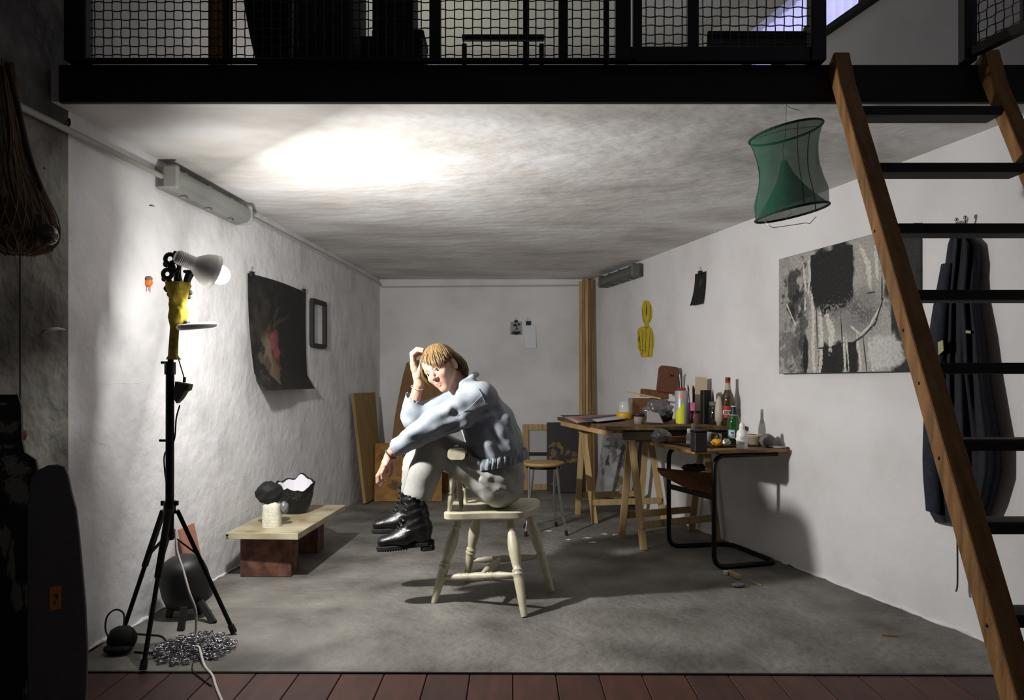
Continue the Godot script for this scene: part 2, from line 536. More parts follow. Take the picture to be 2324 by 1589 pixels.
# ---------- loft: railing of crimped wire mesh, things standing behind it
func crimped(st: SurfaceTool, a: Vector3, b: Vector3, pitch: float, amp: float, off: Vector3, ph: float) -> void:
	var L := a.distance_to(b)
	var n := int(ceilf(L / (pitch * .25)))
	var pts := []
	for i in n + 1:
		var t := float(i) / n
		pts.append(a.lerp(b, t) + off * amp * cos(t * L / pitch * PI + ph * PI))
	tube(st, pts, .0021, 4)
func mesh_panel(parent: Node3D, a: Vector3, b: Vector3, y0: float, y1: float, pitch: float) -> void:
	var st := begin()
	var dir := (b - a)
	dir.y = 0
	var len := dir.length()
	dir = dir.normalized()
	var out := dir.cross(Vector3.UP)
	var n := int(len / pitch)
	for i in n + 1:
		var q := a + dir * (i + .5) * pitch
		if (i + .5) * pitch > len: break
		crimped(st, Vector3(q.x, y0, q.z), Vector3(q.x, y1, q.z), pitch, .0022, out, i)
	var m := int((y1 - y0) / pitch)
	for j in m + 1:
		var y := y0 + (j + .5) * pitch
		if y > y1: break
		crimped(st, Vector3(a.x, y, a.z), Vector3(b.x, y, b.z), pitch, .0022, out + Vector3(0, .55, 0), j + 1)
	done(st, "wire_mesh", M.black_metal, parent)
func build_loft() -> void:
	var d := 2.75
	var y0 := 2.19
	var y1 := 3.2
	var xx := func(px: float) -> float: return (px - 1162.0) / F * d
	var rail := thing("loft_railing", "black steel loft railing filled with crimped wire mesh", "railing", Vector3(0, y0, -d))
	for p in [[178, 50, .05], [517, 18, .03], [988, 26, .03], [1278, 21, .03], [1413, 34, .04], [1446, 20, .03], [1572, 25, .03], [1853, 34, .05]]:
		var st := begin()
		box(st, stand(Vector3(xx.call(p[0]), (y0 + y1) / 2, -d)), Vector3(p[1] / F * d, y1 - y0, p[2]), .003)
		done(st, "post", M.black_metal, rail)
	for r in [[155, 1440, y0, .012], [1430, 1870, y0, .052], [155, 1870, y1 - .04, .04]]:
		var st := begin()
		box(st, stand(Vector3((xx.call(r[0]) + xx.call(r[1])) / 2, r[2] + r[3] / 2, -d)), Vector3(xx.call(r[1]) - xx.call(r[0]), r[3], .034), .003)
		done(st, "rail_bar", M.black_metal, rail)
	for p in [[205, 508, 20.0], [526, 975, 20.0], [1001, 1267, 20.5], [1289, 1396, 20.5], [1456, 1560, 20.5], [1585, 1836, 20.5]]:
		mesh_panel(rail, Vector3(xx.call(p[0]), 0, -d), Vector3(xx.call(p[1]), 0, -d), y0 + (.012 if p[0] < 1430 else .052), y1 - .04, p[2] / F * d)
	# open gate beside the stairs
	var hinge := Vector3(xx.call(2196), 0, -d)
	var gdir := Vector3(.05, 0, .17).normalized()
	var gate := thing("mesh_gate", "black wire mesh gate standing open above the stairs", "gate", Vector3(hinge.x, y0, -d))
	var st2 := begin()
	box(st2, stand(Vector3(hinge.x, (y0 + y1) / 2, -d)), Vector3(.045, y1 - y0, .045), .003)
	done(st2, "post", M.black_metal, gate)
	for y in [y0 + .03, y1 - .04]:
		var s3 := begin()
		bar(s3, Vector3(hinge.x, y, hinge.z) + gdir * .02, Vector3(hinge.x, y, hinge.z) + gdir * .6, .035, .03, Vector3.UP, .002)
		done(s3, "rail_bar", M.black_metal, gate)
	mesh_panel(gate, hinge + gdir * .03, hinge + gdir * .58, y0 + .04, y1 - .05, .033)
	for s in [.22, .6]:
		var s4 := begin()
		box(s4, stand(hinge + gdir * s + Vector3(0, (y0 + y1) / 2, 0)), Vector3(.02, y1 - y0 - .1, .02), .002)
		done(s4, "upright", M.black_metal, gate)
	# translucent corrugated sheets in the wall opening; near, unseen ones are added for hall light
	var sheetm := flat_mat(Color(.8, .8, .86), .7)
	sheetm.backlight_enabled = true
	sheetm.backlight = Color(.9, .9, .95)
	var rib := flat_mat(Color(.12, .14, .15), .6)
	var wnd := Node3D.new()
	wnd.name = "window_1"
	add_child(wnd)
	tag(wnd, "band of translucent corrugated plastic sheets glowing bluish, with an added unseen stretch towards the camera", "", "", "structure")
	wnd.position = Vector3(right_x(4.1), 2.915, -4.1)
	var dd := -1.4  # starts behind the camera: this unseen stretch is added for its light
	while dd < 4.9:
		var rows := []
		for i in 2:
			var row := []
			for j in 61:
				var q := dd + .4 * j / 60.0
				row.append(Vector3(right_x(q) + .07 + .012 * sin(j * .62), 2.9 if i else 3.27, -q))
			rows.append(row)
		var s5 := begin()
		s5.set_smooth_group(0)
		for j in 60: quad(s5, rows[0][j], rows[1][j], rows[1][j + 1], rows[0][j + 1])
		done(s5, "plastic_sheet", sheetm, wnd)
		dd += .405
	for q in [-1.4, -.4, .6, 1.7, 2.75, 3.845, 4.93]:
		var s6 := begin()
		box(s6, stand(Vector3(right_x(q) + .03, 3.08, -q)), Vector3(.05, .34, .07), .003)
		done(s6, "mullion", rib, wnd)
	var sill := begin()
	bar(sill, Vector3(right_x(-1.4) - .01, 2.905, 1.4), Vector3(right_x(5.0) - .01, 2.905, -5.0), .06, .03, Vector3.RIGHT)
	done(sill, "sill", M.black_paint, wnd)
	# things in the loft
	var q := func(px: float, dd2: float) -> float: return (px - 1162.0) / F * dd2
	var c1 := begin()
	box(c1, stand(Vector3(q.call(735, 3.1), 2.19 + .75, -3.25)), Vector3(130 / F * 3.1, 1.5, .3), .008)
	var cab := thing("loft_cabinet", "tall black cabinet standing in the loft behind the mesh", "cabinet", Vector3(q.call(735, 3.1), 2.19, -3.25))
	done(c1, "body", M.black_paint, cab)
	var c1d := begin()
	box(c1d, stand(Vector3(q.call(735, 3.1), 2.19 + .75, -3.095)), Vector3(120 / F * 3.1, 1.44, .012), .003)
	done(c1d, "door", M.black_paint, cab)
	var chest := thing("loft_chest", "low black chest with a notched top in the loft", "chest", Vector3(q.call(888, 3.2), 2.19, -3.3))
	var c2 := begin()
	box(c2, stand(Vector3(q.call(888, 3.2), 2.19 + .15, -3.3)), Vector3(142 / F * 3.2, .3, .2), .006)
	done(c2, "body", M.black_paint, chest)
	var c2b := begin()
	box(c2b, stand(Vector3(q.call(902, 3.2), 2.505, -3.3)), Vector3(118 / F * 3.2, .03, .18), .004)
	done(c2b, "lid", M.black_paint, chest)
	var sp := thing("tall_speaker", "narrow black speaker box on the low chest in the loft", "speaker", Vector3(q.call(890, 3.2), 2.52, -3.3))
	var c3 := begin()
	box(c3, stand(Vector3(q.call(890, 3.2), 2.52 + .3, -3.3)), Vector3(94 / F * 3.2, .6, .17), .006)
	done(c3, "body", M.black_paint, sp)
	var c3b := begin()
	lathe(c3b, Transform3D(Basis(Vector3(1, 0, 0), Vector3(0, 0, 1), Vector3(0, -1, 0)), Vector3(q.call(890, 3.2), 2.9, -3.213)), [[0.0, 0.004], [.05, .002], [.06, .008], [.062, 0]], 20)
	done(c3b, "driver", M.black_steel, sp)
	# bucket chair seen from below, dark
	var ch := thing("bucket_chair", "dark curved bucket chair hanging over the loft edge behind mesh", "chair", Vector3(q.call(600, 3.15), 2.19, -3.2))
	var rows := []
	for i in 13:
		var row := []
		var t := i / 12.0
		var yy := 2.30 + t * .5
		var lx: float = lerpf(q.call(600, 3.15), q.call(532, 3.15), pow(t, .55))
		for j in 9:
			var u := j / 8.0
			row.append(Vector3(lerpf(lx, q.call(664, 3.15), u), yy, -3.2 - .16 * sin(PI * u) * (1.0 - .5 * t)))
		rows.append(row)
	var s7 := begin()
	sheet(s7, rows, .012)
	done(s7, "shell", M.black_paint, ch)
	for px in [523.0, 663.0]:
		var s8 := begin()
		tube(s8, [Vector3(q.call(px, 3.14), 2.19, -3.14), Vector3(q.call(px + 3.0, 3.14), 2.85, -3.14)], .004, 6)
		done(s8, "leg", M.steel, ch)
	var stool := thing("cloth_bundle", "small pale cloth bundle on the loft floor under chair", "bundle", Vector3(q.call(640, 3.0), 2.19, -3.0))
	var s9 := begin()
	lump(s9, stand(Vector3(q.call(640, 3.0), 2.228, -3.0)), Vector3(.05, .04, .04), .3, .2, 5)
	done(s9, "cloth", M.paper, stool)
	# brown upright board
	var bo := begin()
	box(bo, stand(Vector3(q.call(495, 3.3), 2.19 + .6, -3.3)), Vector3(40 / F * 3.3, 1.2, .03), .003)
	tag(done(bo, "brown_board", M.stair_wood), "dark reddish brown upright board in the loft", "board")
	# black bench frame
	var bf := thing("bench_frame", "black square metal bench frame standing in the loft", "frame", Vector3(q.call(1142, 3.1), 2.19, -3.1))
	for px in [1054.0, 1229.0]:
		var s10 := begin()
		box(s10, stand(Vector3(q.call(px, 3.1), 2.3, -3.1)), Vector3(.019, .22, .019), .002)
		done(s10, "leg", M.black_metal, bf)
	var s11 := begin()
	box(s11, stand(Vector3(q.call(1142, 3.1), 2.435, -3.1)), Vector3(186 / F * 3.1, .022, .022), .002)
	done(s11, "top_bar", M.black_metal, bf)
	for a in [[1194, 14, 3.4], [1375, 11, 3.4], [808, 5, 3.6]]:
		var s12 := begin()
		box(s12, stand(Vector3(q.call(a[0], a[2]), 2.19 + .6, -a[2])), Vector3(a[1] / F * a[2], 1.2, .02), .002)
		tag(done(s12, "upright_lath", M.black_metal if a[0] > 900 else M.paper), ["thin black lath behind the bench frame in the loft", "thin black lath between two railing posts of the loft", "thin pale lath beside the tall black cabinet"][[1194, 1375, 808].find(a[0])], "lath", "laths standing in the loft")
	var s13 := begin()
	bar(s13, Vector3(q.call(1612, 2.9), 2.36, -2.95), Vector3(q.call(1850, 2.9), 2.318, -2.86), .028, .10, Vector3.UP, .003)
	tag(done(s13, "dark_plank", M.black_paint), "dark plank lying aslant in the loft below the window band", "plank")
	var s14 := begin()
	lump(s14, stand(Vector3(q.call(1838, 3.0), 2.39, -3.0)), Vector3(.03, .06, .03), .25, .15, 9)
	box(s14, stand(Vector3(q.call(1838, 3.0), 2.26, -3.0)), Vector3(.04, .15, .04), .01)
	tag(done(s14, "yellow_bag", flat_mat(Color(.5, .42, .1), .7)), "crumpled yellow bag behind the loft railing corner", "bag")
	var s15 := begin()
	box(s15, stand(Vector3(q.call(825, 4.2), 2.19 + .2, -4.2)), Vector3(.12, .4, .1), .005)
	tag(done(s15, "card_box", flat_mat(Color(.75, .6, .45), .9)), "small beige box beside the low black chest in loft", "box")
	# desk lamp of the loft: stands low, behind the slab edge as seen from below
	var lp := thing("loft_lamp", "small warm table lamp standing on the loft floor", "lamp", Vector3(-.55, 2.19, -4.75))
	var b1 := begin()
	lathe(b1, stand(Vector3(-.55, 2.19, -4.75)), [[0, 0], [.06, 0], [.06, .015], [.012, .025], [.012, .12], [.018, .13], [0, .14]], 16)
	done(b1, "base", M.black_metal, lp)
	var bm := flat_mat(Color(1, .95, .85))
	bm.emission_enabled = true
	bm.emission = Color(1.0, .86, .66)
	bm.emission_energy_multiplier = 3.0
	var b2 := begin()
	lathe(b2, stand(Vector3(-.55, 2.325, -4.75)), [[0, 0], [.02, .01], [.032, .04], [.028, .065], [.012, .08], [0, .082]], 16)
	done(b2, "bulb", bm, lp)
	var ol := OmniLight3D.new()
	ol.name = "loft_lamp_glow"
	ol.light_color = Color(1.0, .985, .91)
	ol.light_energy = .16
	ol.light_size = .03
	ol.omni_range = 20.0
	ol.omni_attenuation = 2.0
	ol.shadow_enabled = true
	lp.add_child(ol)
	ol.position = Vector3(0, .175, 0)

# ---------- stairs: two stringers, open treads
func build_stairs() -> void:
	var X0 := 1.14
	var dn := func(y: float) -> float: return 1.742 + .5359 * (y - .334)
	var root := thing("loft_stairs", "steep open wooden stairs with dark treads up to the loft", "stairs", Vector3(1.4, 0, -1.6))
	for s in [[X0, X0 + .058], [1.672, 1.73]]:
		var st := begin()
		var poly := PackedVector2Array([Vector2(dn.call(0.0), 0), Vector2(dn.call(0.0) + .078, 0), Vector2(dn.call(2.185) + .06, 2.185 if s[0] < 1.5 else 2.2), Vector2(dn.call(2.185) - .0, 2.22 if s[0] < 1.5 else 2.23), Vector2(dn.call(2.1), 2.1)])
		# local x -> -z, local y -> y, local z = x cross y = (0,0,-1)x(0,1,0) = (1,0,0)
		prism(st, Transform3D(Basis(Vector3(0, 0, -1), Vector3(0, 1, 0), Vector3(1, 0, 0)), Vector3((s[0] + s[1]) / 2, 0, 0)), poly, s[1] - s[0], .003)
		done(st, "stringer", M.stair_wood, root)
	for y in [1.994, 1.765, 1.543, 1.323, 1.105, .899, .699, .498, .3, .1]:
		var st := begin()
		box(st, stand(Vector3(1.435, y - .0155, -(dn.call(y) + .042))), Vector3(.478, .031, .09), .003)
		done(st, "tread", M.stair_black, root)
	for p in [[1985, 525], [2050, 750], [2086, 870], [2131, 1040], [2240, 1420]]:
		var st := begin()
		var d: float = F * X0 / (p[0] - 1162.0)
		var v := P(p[0], p[1], d)
		lathe(st, Transform3D(Basis(Vector3(0, 1, 0), Vector3(-1, 0, 0), Vector3(0, 0, 1)), Vector3(X0 + .002, v.y, v.z)), [[.006, 0], [.005, .003], [0, .0035]], 10)
		done(st, "screw", M.black_steel, root)

# ---------- lamp stand with the clamp lamp that lights the studio
func build_lamp_stand() -> void:
	var d := 3.09
	var base := Vector3((385.0 - 1162.0) / F * d, 0, -d)
	var q := func(px: float, py: float, dd := 3.09) -> Vector3: return P(px, py, dd)
	var root := thing("light_stand", "black tripod light stand with yellow cloth wrapped round its top", "light stand", base)
	var st := begin()
	tube(st, [q.call(385, 1225), q.call(386, 830)], .0165, 14)
	done(st, "lower_pole", M.black_steel, root)
	st = begin()
	tube(st, [q.call(386, 835), q.call(402, 620)], .0115, 12)
	done(st, "upper_pole", M.black_steel, root)
	st = begin()
	tube(st, [q.call(386, 850), q.call(386, 822)], .022, 14)
	done(st, "clamp_collar", M.black_gloss, root)
	for k in [[362, 388, 1000], [366, 392, 823]]:
		st = begin()
		tube(st, [q.call(k[0], k[2]), q.call(k[1], k[2])], .0055, 8)
		done(st, "clamp_screw", M.black_gloss, root)
	st = begin()
	tube(st, [q.call(385, 1166), q.call(385, 1136)], .024, 14)
	box(st, stand(q.call(385, 1142)), Vector3(.068, .02, .016), .002)
	done(st, "leg_hub", M.black_gloss, root)
	st = begin()
	tube(st, [q.call(384, 1218), q.call(384, 1202)], .024, 14)
	done(st, "brace_hub", M.black_gloss, root)
	var tops := [q.call(371, 1158, 3.12), q.call(383, 1158, 3.06), q.call(402, 1158, 3.10)]
	var feet := [on_floor(277, 1446), on_floor(325, 1525), on_floor(530, 1440)]
	for i in 3:
		var t: Vector3 = tops[i]
		var f: Vector3 = feet[i] + Vector3(0, .012, 0)
		st = begin()
		var side := (f - t).cross(Vector3.UP).normalized()
		bar(st, t, t.lerp(f, .45), .024, .016, side, .002)
		tube(st, [t.lerp(f, .4), f], .009, 10)
		var leg := done(st, "leg", M.black_steel, root)
		st = begin()
		tube(st, [f + (t - f).normalized() * .03, f + (t - f).normalized() * -.004], [.013, .014], 10)
		done(st, "rubber_foot", M.rubber, leg)
		st = begin()
		bar(st, q.call(384, 1210), t.lerp(f, .36), .016, .006, side)
		done(st, "brace", M.black_steel, root)
	# yellow cloth wrapped round the top
	var rows := []
	var prof := [[402, 641, 24.0, 0], [405, 650, 25.0, 1], [405, 668, 20.0, 2], [404, 684, 20.0, 3], [402, 692, 17.0, 4], [405, 705, 19.0, 5], [405, 720, 19.0, 6], [402, 734, 16.0, 7], [397, 746, 9.0, 8], [395, 780, 9.0, 9], [393, 806, 9.5, 10], [394, 816, 14.0, 11]]
	for p in prof:
		var row := []
		for j in 25:
			var a := TAU * j / 24.0
			var fold: float = 1.0 + .13 * sin(a * 4.0 + p[3] * 1.1) + .07 * sin(a * 7.0 - p[3] * 1.7)
			var r: float = p[2] / F * d * fold
			row.append(q.call(p[0], p[1]) + Vector3(cos(a) * r, 0, -sin(a) * r * .8))
		rows.append(row)
	var yellow := noisy(81, .02, [[0, Color(.5, .44, .1)], [.5, Color(.72, .64, .18)], [1, Color(.8, .72, .3)]], Vector3(4, 4, 4), .85)
	yellow.uv1_world_triplanar = true
	st = begin()
	sheet(st, rows, .002)
	done(st, "yellow_wrap", yellow, root)
	# knobbly black clamp behind the wrap: rings and lumps
	var knob := flat_mat(Color(.05, .055, .07), .7)
	st = begin()
	for k in [[386, 588, 11.0], [409, 587, 12.0], [380, 622, 10.0], [396, 605, 11.0]]:
		var ring := []
		for i in 14: ring.append(q.call(k[0], k[1], 3.13) + Vector3(cos(TAU * i / 14), sin(TAU * i / 14), 0) * k[2] / F * d)
		tube(st, ring, .009, 7, true)
	for k in [[390, 606, .016], [377, 600, .013], [400, 590, .014], [384, 640, .014], [380, 655, .015], [386, 668, .013], [388, 676, .009], [427, 652, .011], [430, 664, .012], [428, 674, .01], [398, 575, .01], [372, 634, .01]]:
		lump(st, stand(q.call(k[0], k[1], 3.14)), Vector3(k[2], k[2], k[2] * .8), .2, .15, int(k[0]), 8, 10)
	done(st, "knobbly_clamp", knob, root)
	st = begin()
	tube(st, [q.call(403, 640), q.call(403, 626), q.call(404, 616)], [.013, .013, .007], 10)
	done(st, "spigot", M.black_gloss, root)
	# round flat tray sticking out sideways
	var tray := thing("round_ring_light", "flat round white ring light jutting out from the light stand", "ring light", q.call(447, 741, 3.05))
	st = begin()
	var up := Vector3(-.09, 1, .12).normalized()
	var txf := frame_of(q.call(447, 741, 3.06), Vector3(1, .09, 0), up)
	lathe(st, txf, [[0, -.009], [.066, -.009], [.073, -.006], [.076, .002], [.074, .01], [.066, .014], [0, .0145]], 32)
	done(st, "disc", M.white_plastic, tray)
	st = begin()
	lathe(st, txf, [[.02, -.0104], [.06, -.0104], [.064, -.0092]], 32)
	done(st, "diffuser_edge", M.black_gloss, tray)
	st = begin()
	tube(st, [q.call(405, 744), q.call(422, 736)], .006, 8)
	lathe(st, stand(q.call(424, 737)), [[0, -.01], [.012, -.01], [.012, .012], [0, .014]], 12)
	done(st, "ball_joint", M.black, tray)
	# power adapter hanging at the pole
	var ad := thing("power_adapter", "grey wedge shaped power adapter hanging beside the lamp pole", "adapter", q.call(416, 930))
	st = begin()
	var axf := frame_of(q.call(414, 888), Vector3(1, -.12, 0), Vector3.UP)
	prism(st, axf, PackedVector2Array([Vector2(-.027, .036), Vector2(.034, .032), Vector2(.03, .008), Vector2(.018, .0), Vector2(.004, -.03), Vector2(-.012, -.05), Vector2(-.026, -.03)]), .04, .004)
	done(st, "body", flat_mat(Color(.3, .29, .27), .6), ad)
	st = begin()
	tube(st, smooth_pts([q.call(405, 815), q.call(412, 838), q.call(418, 858)], 5), .0022, 6)
	done(st, "cord", M.black, ad)
	st = begin()
	tube(st, [q.call(418, 868), q.call(419, 856)], .006, 8)
	done(st, "plug", M.black, ad)
	st = begin()
	tube(st, smooth_pts([q.call(408, 920), q.call(400, 950), q.call(395, 1000), q.call(374, 1030), q.call(374, 1070), q.call(380, 1110)], 6), .003, 6)
	done(st, "cord", M.black, ad)
	build_clamp_lamp(root)

func build_clamp_lamp(_root: Node3D) -> void:
	var d := 3.10
	var axis := Vector3(.70, -.31, -.64).normalized()
	var rim := P(486, 618, d)
	# frame with y along the axis
	var sx := axis.cross(Vector3.UP).normalized()
	var xf := Transform3D(Basis(sx, axis, sx.cross(axis)), rim)
	var lamp := thing("clamp_lamp", "white clamp lamp with a glaring bulb on top of the light stand", "lamp", P(430, 640, d))
	var st := begin()
	lathe(st, xf, [[0, -.158], [.02, -.158], [.027, -.150], [.028, -.09], [.029, -.084], [.04, -.07], [.058, -.045], [.067, -.02], [.071, 0], [.069, .0], [.065, -.02], [.056, -.043], [.038, -.067], [.022, -.08], [0, -.081]], 36)
	done(st, "lamp_shade", M.white_plastic, lamp)
	st = begin()
	for i in 5:
		lathe(st, xf, [[.0275, -.146 + i * .007], [.0292, -.144 + i * .007], [.0275, -.142 + i * .007]], 24)
	done(st, "vent_ring", M.white_plastic, lamp)
	st = begin()
	tube(st, [P(421, 648, 3.1), P(428, 628, 3.1), P(434, 616, 3.1)], [.013, .015, .018], 12)
	box(st, Transform3D(Basis.IDENTITY, P(432, 617, 3.1)), Vector3(.05, .012, .03), .004)
	done(st, "swivel_joint", M.black, lamp)
	st = begin()
	tube(st, smooth_pts([P(420, 590, 3.12), P(412, 600, 3.14), P(410, 625, 3.14), P(420, 660, 3.13)], 5), .003, 6)
	done(st, "cord", M.black, lamp)
	var bm := flat_mat(Color(1, 1, 1), .5)
	bm.emission_enabled = true
	bm.emission = Color(1.0, .985, .96)
	bm.emission_energy_multiplier = 9.0
	var bulb := []
	for i in 17:
		var a := PI * i / 16.0
		bulb.append([sin(a) * .039, .026 - cos(a) * .039])
	st = begin()
	lathe(st, xf, bulb, 24)
	var b := done(st, "bulb", bm, lamp)
	b.cast_shadow = GeometryInstance3D.SHADOW_CASTING_SETTING_ON
	st = begin()
	lathe(st, xf, [[0, -.08], [.018, -.08], [.02, -.03], [.026, -.01], [0, -.008]], 20)
	done(st, "bulb_socket", M.white_plastic, lamp)
	var o := OmniLight3D.new()
	o.name = "bulb_glow"
	o.light_color = Color(1.0, .985, .965)
	o.light_energy = SPILL
	o.light_size = .036
	o.omni_range = 30.0
	o.omni_attenuation = 2.0
	o.shadow_enabled = true
	lamp.add_child(o)
	o.position = rim + axis * .026 - lamp.position
	var a := AreaLight3D.new()
	a.name = "bulb_beam"
	a.light_color = Color(1.0, .985, .965)
	a.light_energy = BEAM
	a.area_size = Vector2(.07, .07)
	a.area_range = 30.0
	a.area_attenuation = 2.0
	a.shadow_enabled = true
	lamp.add_child(a)
	# area lights shine along their -z
	var bx := Basis.looking_at(axis, Vector3.UP)
	a.transform = Transform3D(bx, rim + axis * .069 - lamp.position)
const SPILL := 0.31
const BEAM := 3.5

# ---------- pictures painted pixel by pixel: blotches and strokes of pigment
func canvas(w: int, h: int, ground: Color) -> Image:
	var im := Image.create(w, h, false, Image.FORMAT_RGB8)
	im.fill(ground)
	return im
func dab(im: Image, cx: float, cy: float, rx: float, ry: float, turn: float, c: Color, strength: float, nz: FastNoiseLite, ragged := .5) -> void:
	var w := im.get_width()
	var h := im.get_height()
	var X := cx * w
	var Y := cy * h
	var RX := rx * w
	var RY := ry * h
	var R := maxf(RX, RY) * 1.3
	var cs := cos(turn)
	var sn := sin(turn)
	for y in range(maxi(0, int(Y - R)), mini(h, int(Y + R) + 1)):
		for x in range(maxi(0, int(X - R)), mini(w, int(X + R) + 1)):
			var dx := x - X
			var dy := y - Y
			var u := (dx * cs + dy * sn) / RX
			var v := (-dx * sn + dy * cs) / RY
			var q := 1.0 - sqrt(u * u + v * v) + ragged * nz.get_noise_2d(x, y)
			if q > 0.0:
				im.set_pixel(x, y, im.get_pixel(x, y).lerp(c, minf(1.0, q * 4.0) * strength))
func stroke(im: Image, pts: Array, r: float, c: Color, strength: float, nz: FastNoiseLite, ragged := .4) -> void:
	for i in pts.size() - 1:
		var a := Vector2(pts[i][0], pts[i][1])
		var b := Vector2(pts[i + 1][0], pts[i + 1][1])
		var ab := b - a
		dab(im, (a.x + b.x) / 2, (a.y + b.y) / 2, ab.length() / 2 + r, r, atan2(ab.y * im.get_height(), ab.x * im.get_width()), c, strength, nz, ragged)
func speckle(im: Image, nz: FastNoiseLite, amount: float, sx := 1.0, sy := 1.0) -> void:
	for y in im.get_height():
		for x in im.get_width():
			var k := nz.get_noise_2d(x * sx, y * sy) * amount
			var c := im.get_pixel(x, y)
			im.set_pixel(x, y, Color(clampf(c.r + k, 0, 1), clampf(c.g + k, 0, 1), clampf(c.b + k, 0, 1)))
func paint_noise(sd: int, f := .03) -> FastNoiseLite:
	var n := FastNoiseLite.new()
	n.seed = sd
	n.frequency = f
	n.fractal_octaves = 4
	return n
func picture(im: Image, rough := .8) -> StandardMaterial3D:
	var m := StandardMaterial3D.new()
	m.albedo_texture = ImageTexture.create_from_image(im)
	m.roughness = rough
	return m
func clip_at(p: Vector3, out: Vector3, parent: Node3D, s := 1.0) -> void:   # binder clip: black spring and two wire handles
	var side := Vector3.UP.cross(out).normalized()
	var st := begin()
	prism(st, frame_of(p + out * .004, out, Vector3.UP), PackedVector2Array([Vector2(-.006, .008) * s, Vector2(.006, .008) * s, Vector2(.002, -.012) * s, Vector2(-.002, -.012) * s]), .024 * s, .001)
	done(st, "binder_clip", M.black, parent)
	st = begin()
	tube(st, [p + side * .008 * s + Vector3(0, .006, 0), p + side * .004 * s + Vector3(0, .026 * s, 0) + out * .006, p - side * .004 * s + Vector3(0, .026 * s, 0) + out * .006, p - side * .008 * s + Vector3(0, .006, 0)], .0012, 5)
	done(st, "clip_wire", M.steel, parent)

func fixture(called: String, label: String, a: Vector3, b: Vector3, out: Vector3, dirty: float) -> void:
	# a long weatherproof tube light: tray on the wall, ribbed clear cover, end caps, clips
	var root := thing(called, label, "tube light", (a + b) / 2, "old fluorescent tube lights on the walls")
	var along := (b - a).normalized()
	var L := a.distance_to(b)
	var c := (a + b) / 2
	var xf := frame_of(c, along, Vector3.UP)    # z = along x up
	var s := 1.0 if xf.basis.z.dot(out) > 0 else -1.0
	var st := begin()
	box(st, frame_of(c + out * .025, along, Vector3.UP), Vector3(L, .105, .05), .008)
	done(st, "tray", flat_mat(Color(.52, .52, .5).darkened(dirty), .7), root)
	st = begin()
	var cov := []
	for i in 2:
		var row := []
		for k in 13:
			var t := -1.0 + k / 6.0
			var z := .05 + .055 * sqrt(maxf(0, 1.0 - pow(absf(t), 2.6)))
			row.append(c + along * (L * .47 * (1.0 if i else -1.0)) + Vector3(0, -t * .05, 0) + out * z)
		cov.append(row)
	sheet(st, cov, .003)
	var cm := flat_mat(Color(.62, .63, .61, .6).darkened(dirty), .35)
	cm.transparency = BaseMaterial3D.TRANSPARENCY_ALPHA
	done(st, "cover", cm, root)
	st = begin()
	tube(st, [c + along * L * .44 + out * .07, c - along * L * .44 + out * .07], .013, 12)
	done(st, "fluorescent_tube", flat_mat(Color(.86, .86, .84), .4), root)
	for e in [-1.0, 1.0]:
		st = begin()
		box(st, frame_of(c + along * L * .485 * e + out * .055, along, Vector3.UP), Vector3(L * .03, .112, .108), .012)
		done(st, "end_cap", flat_mat(Color(.55, .55, .53).darkened(dirty), .6), root)
	for e in [-.3, 0.0, .3]:
		for u in [-1.0, 1.0]:
			st = begin()
			box(st, frame_of(c + along * L * e + Vector3(0, .055 * u, 0) + out * .05, along, Vector3.UP), Vector3(.035, .008, .03), .002)
			done(st, "latch", M.steel, root)

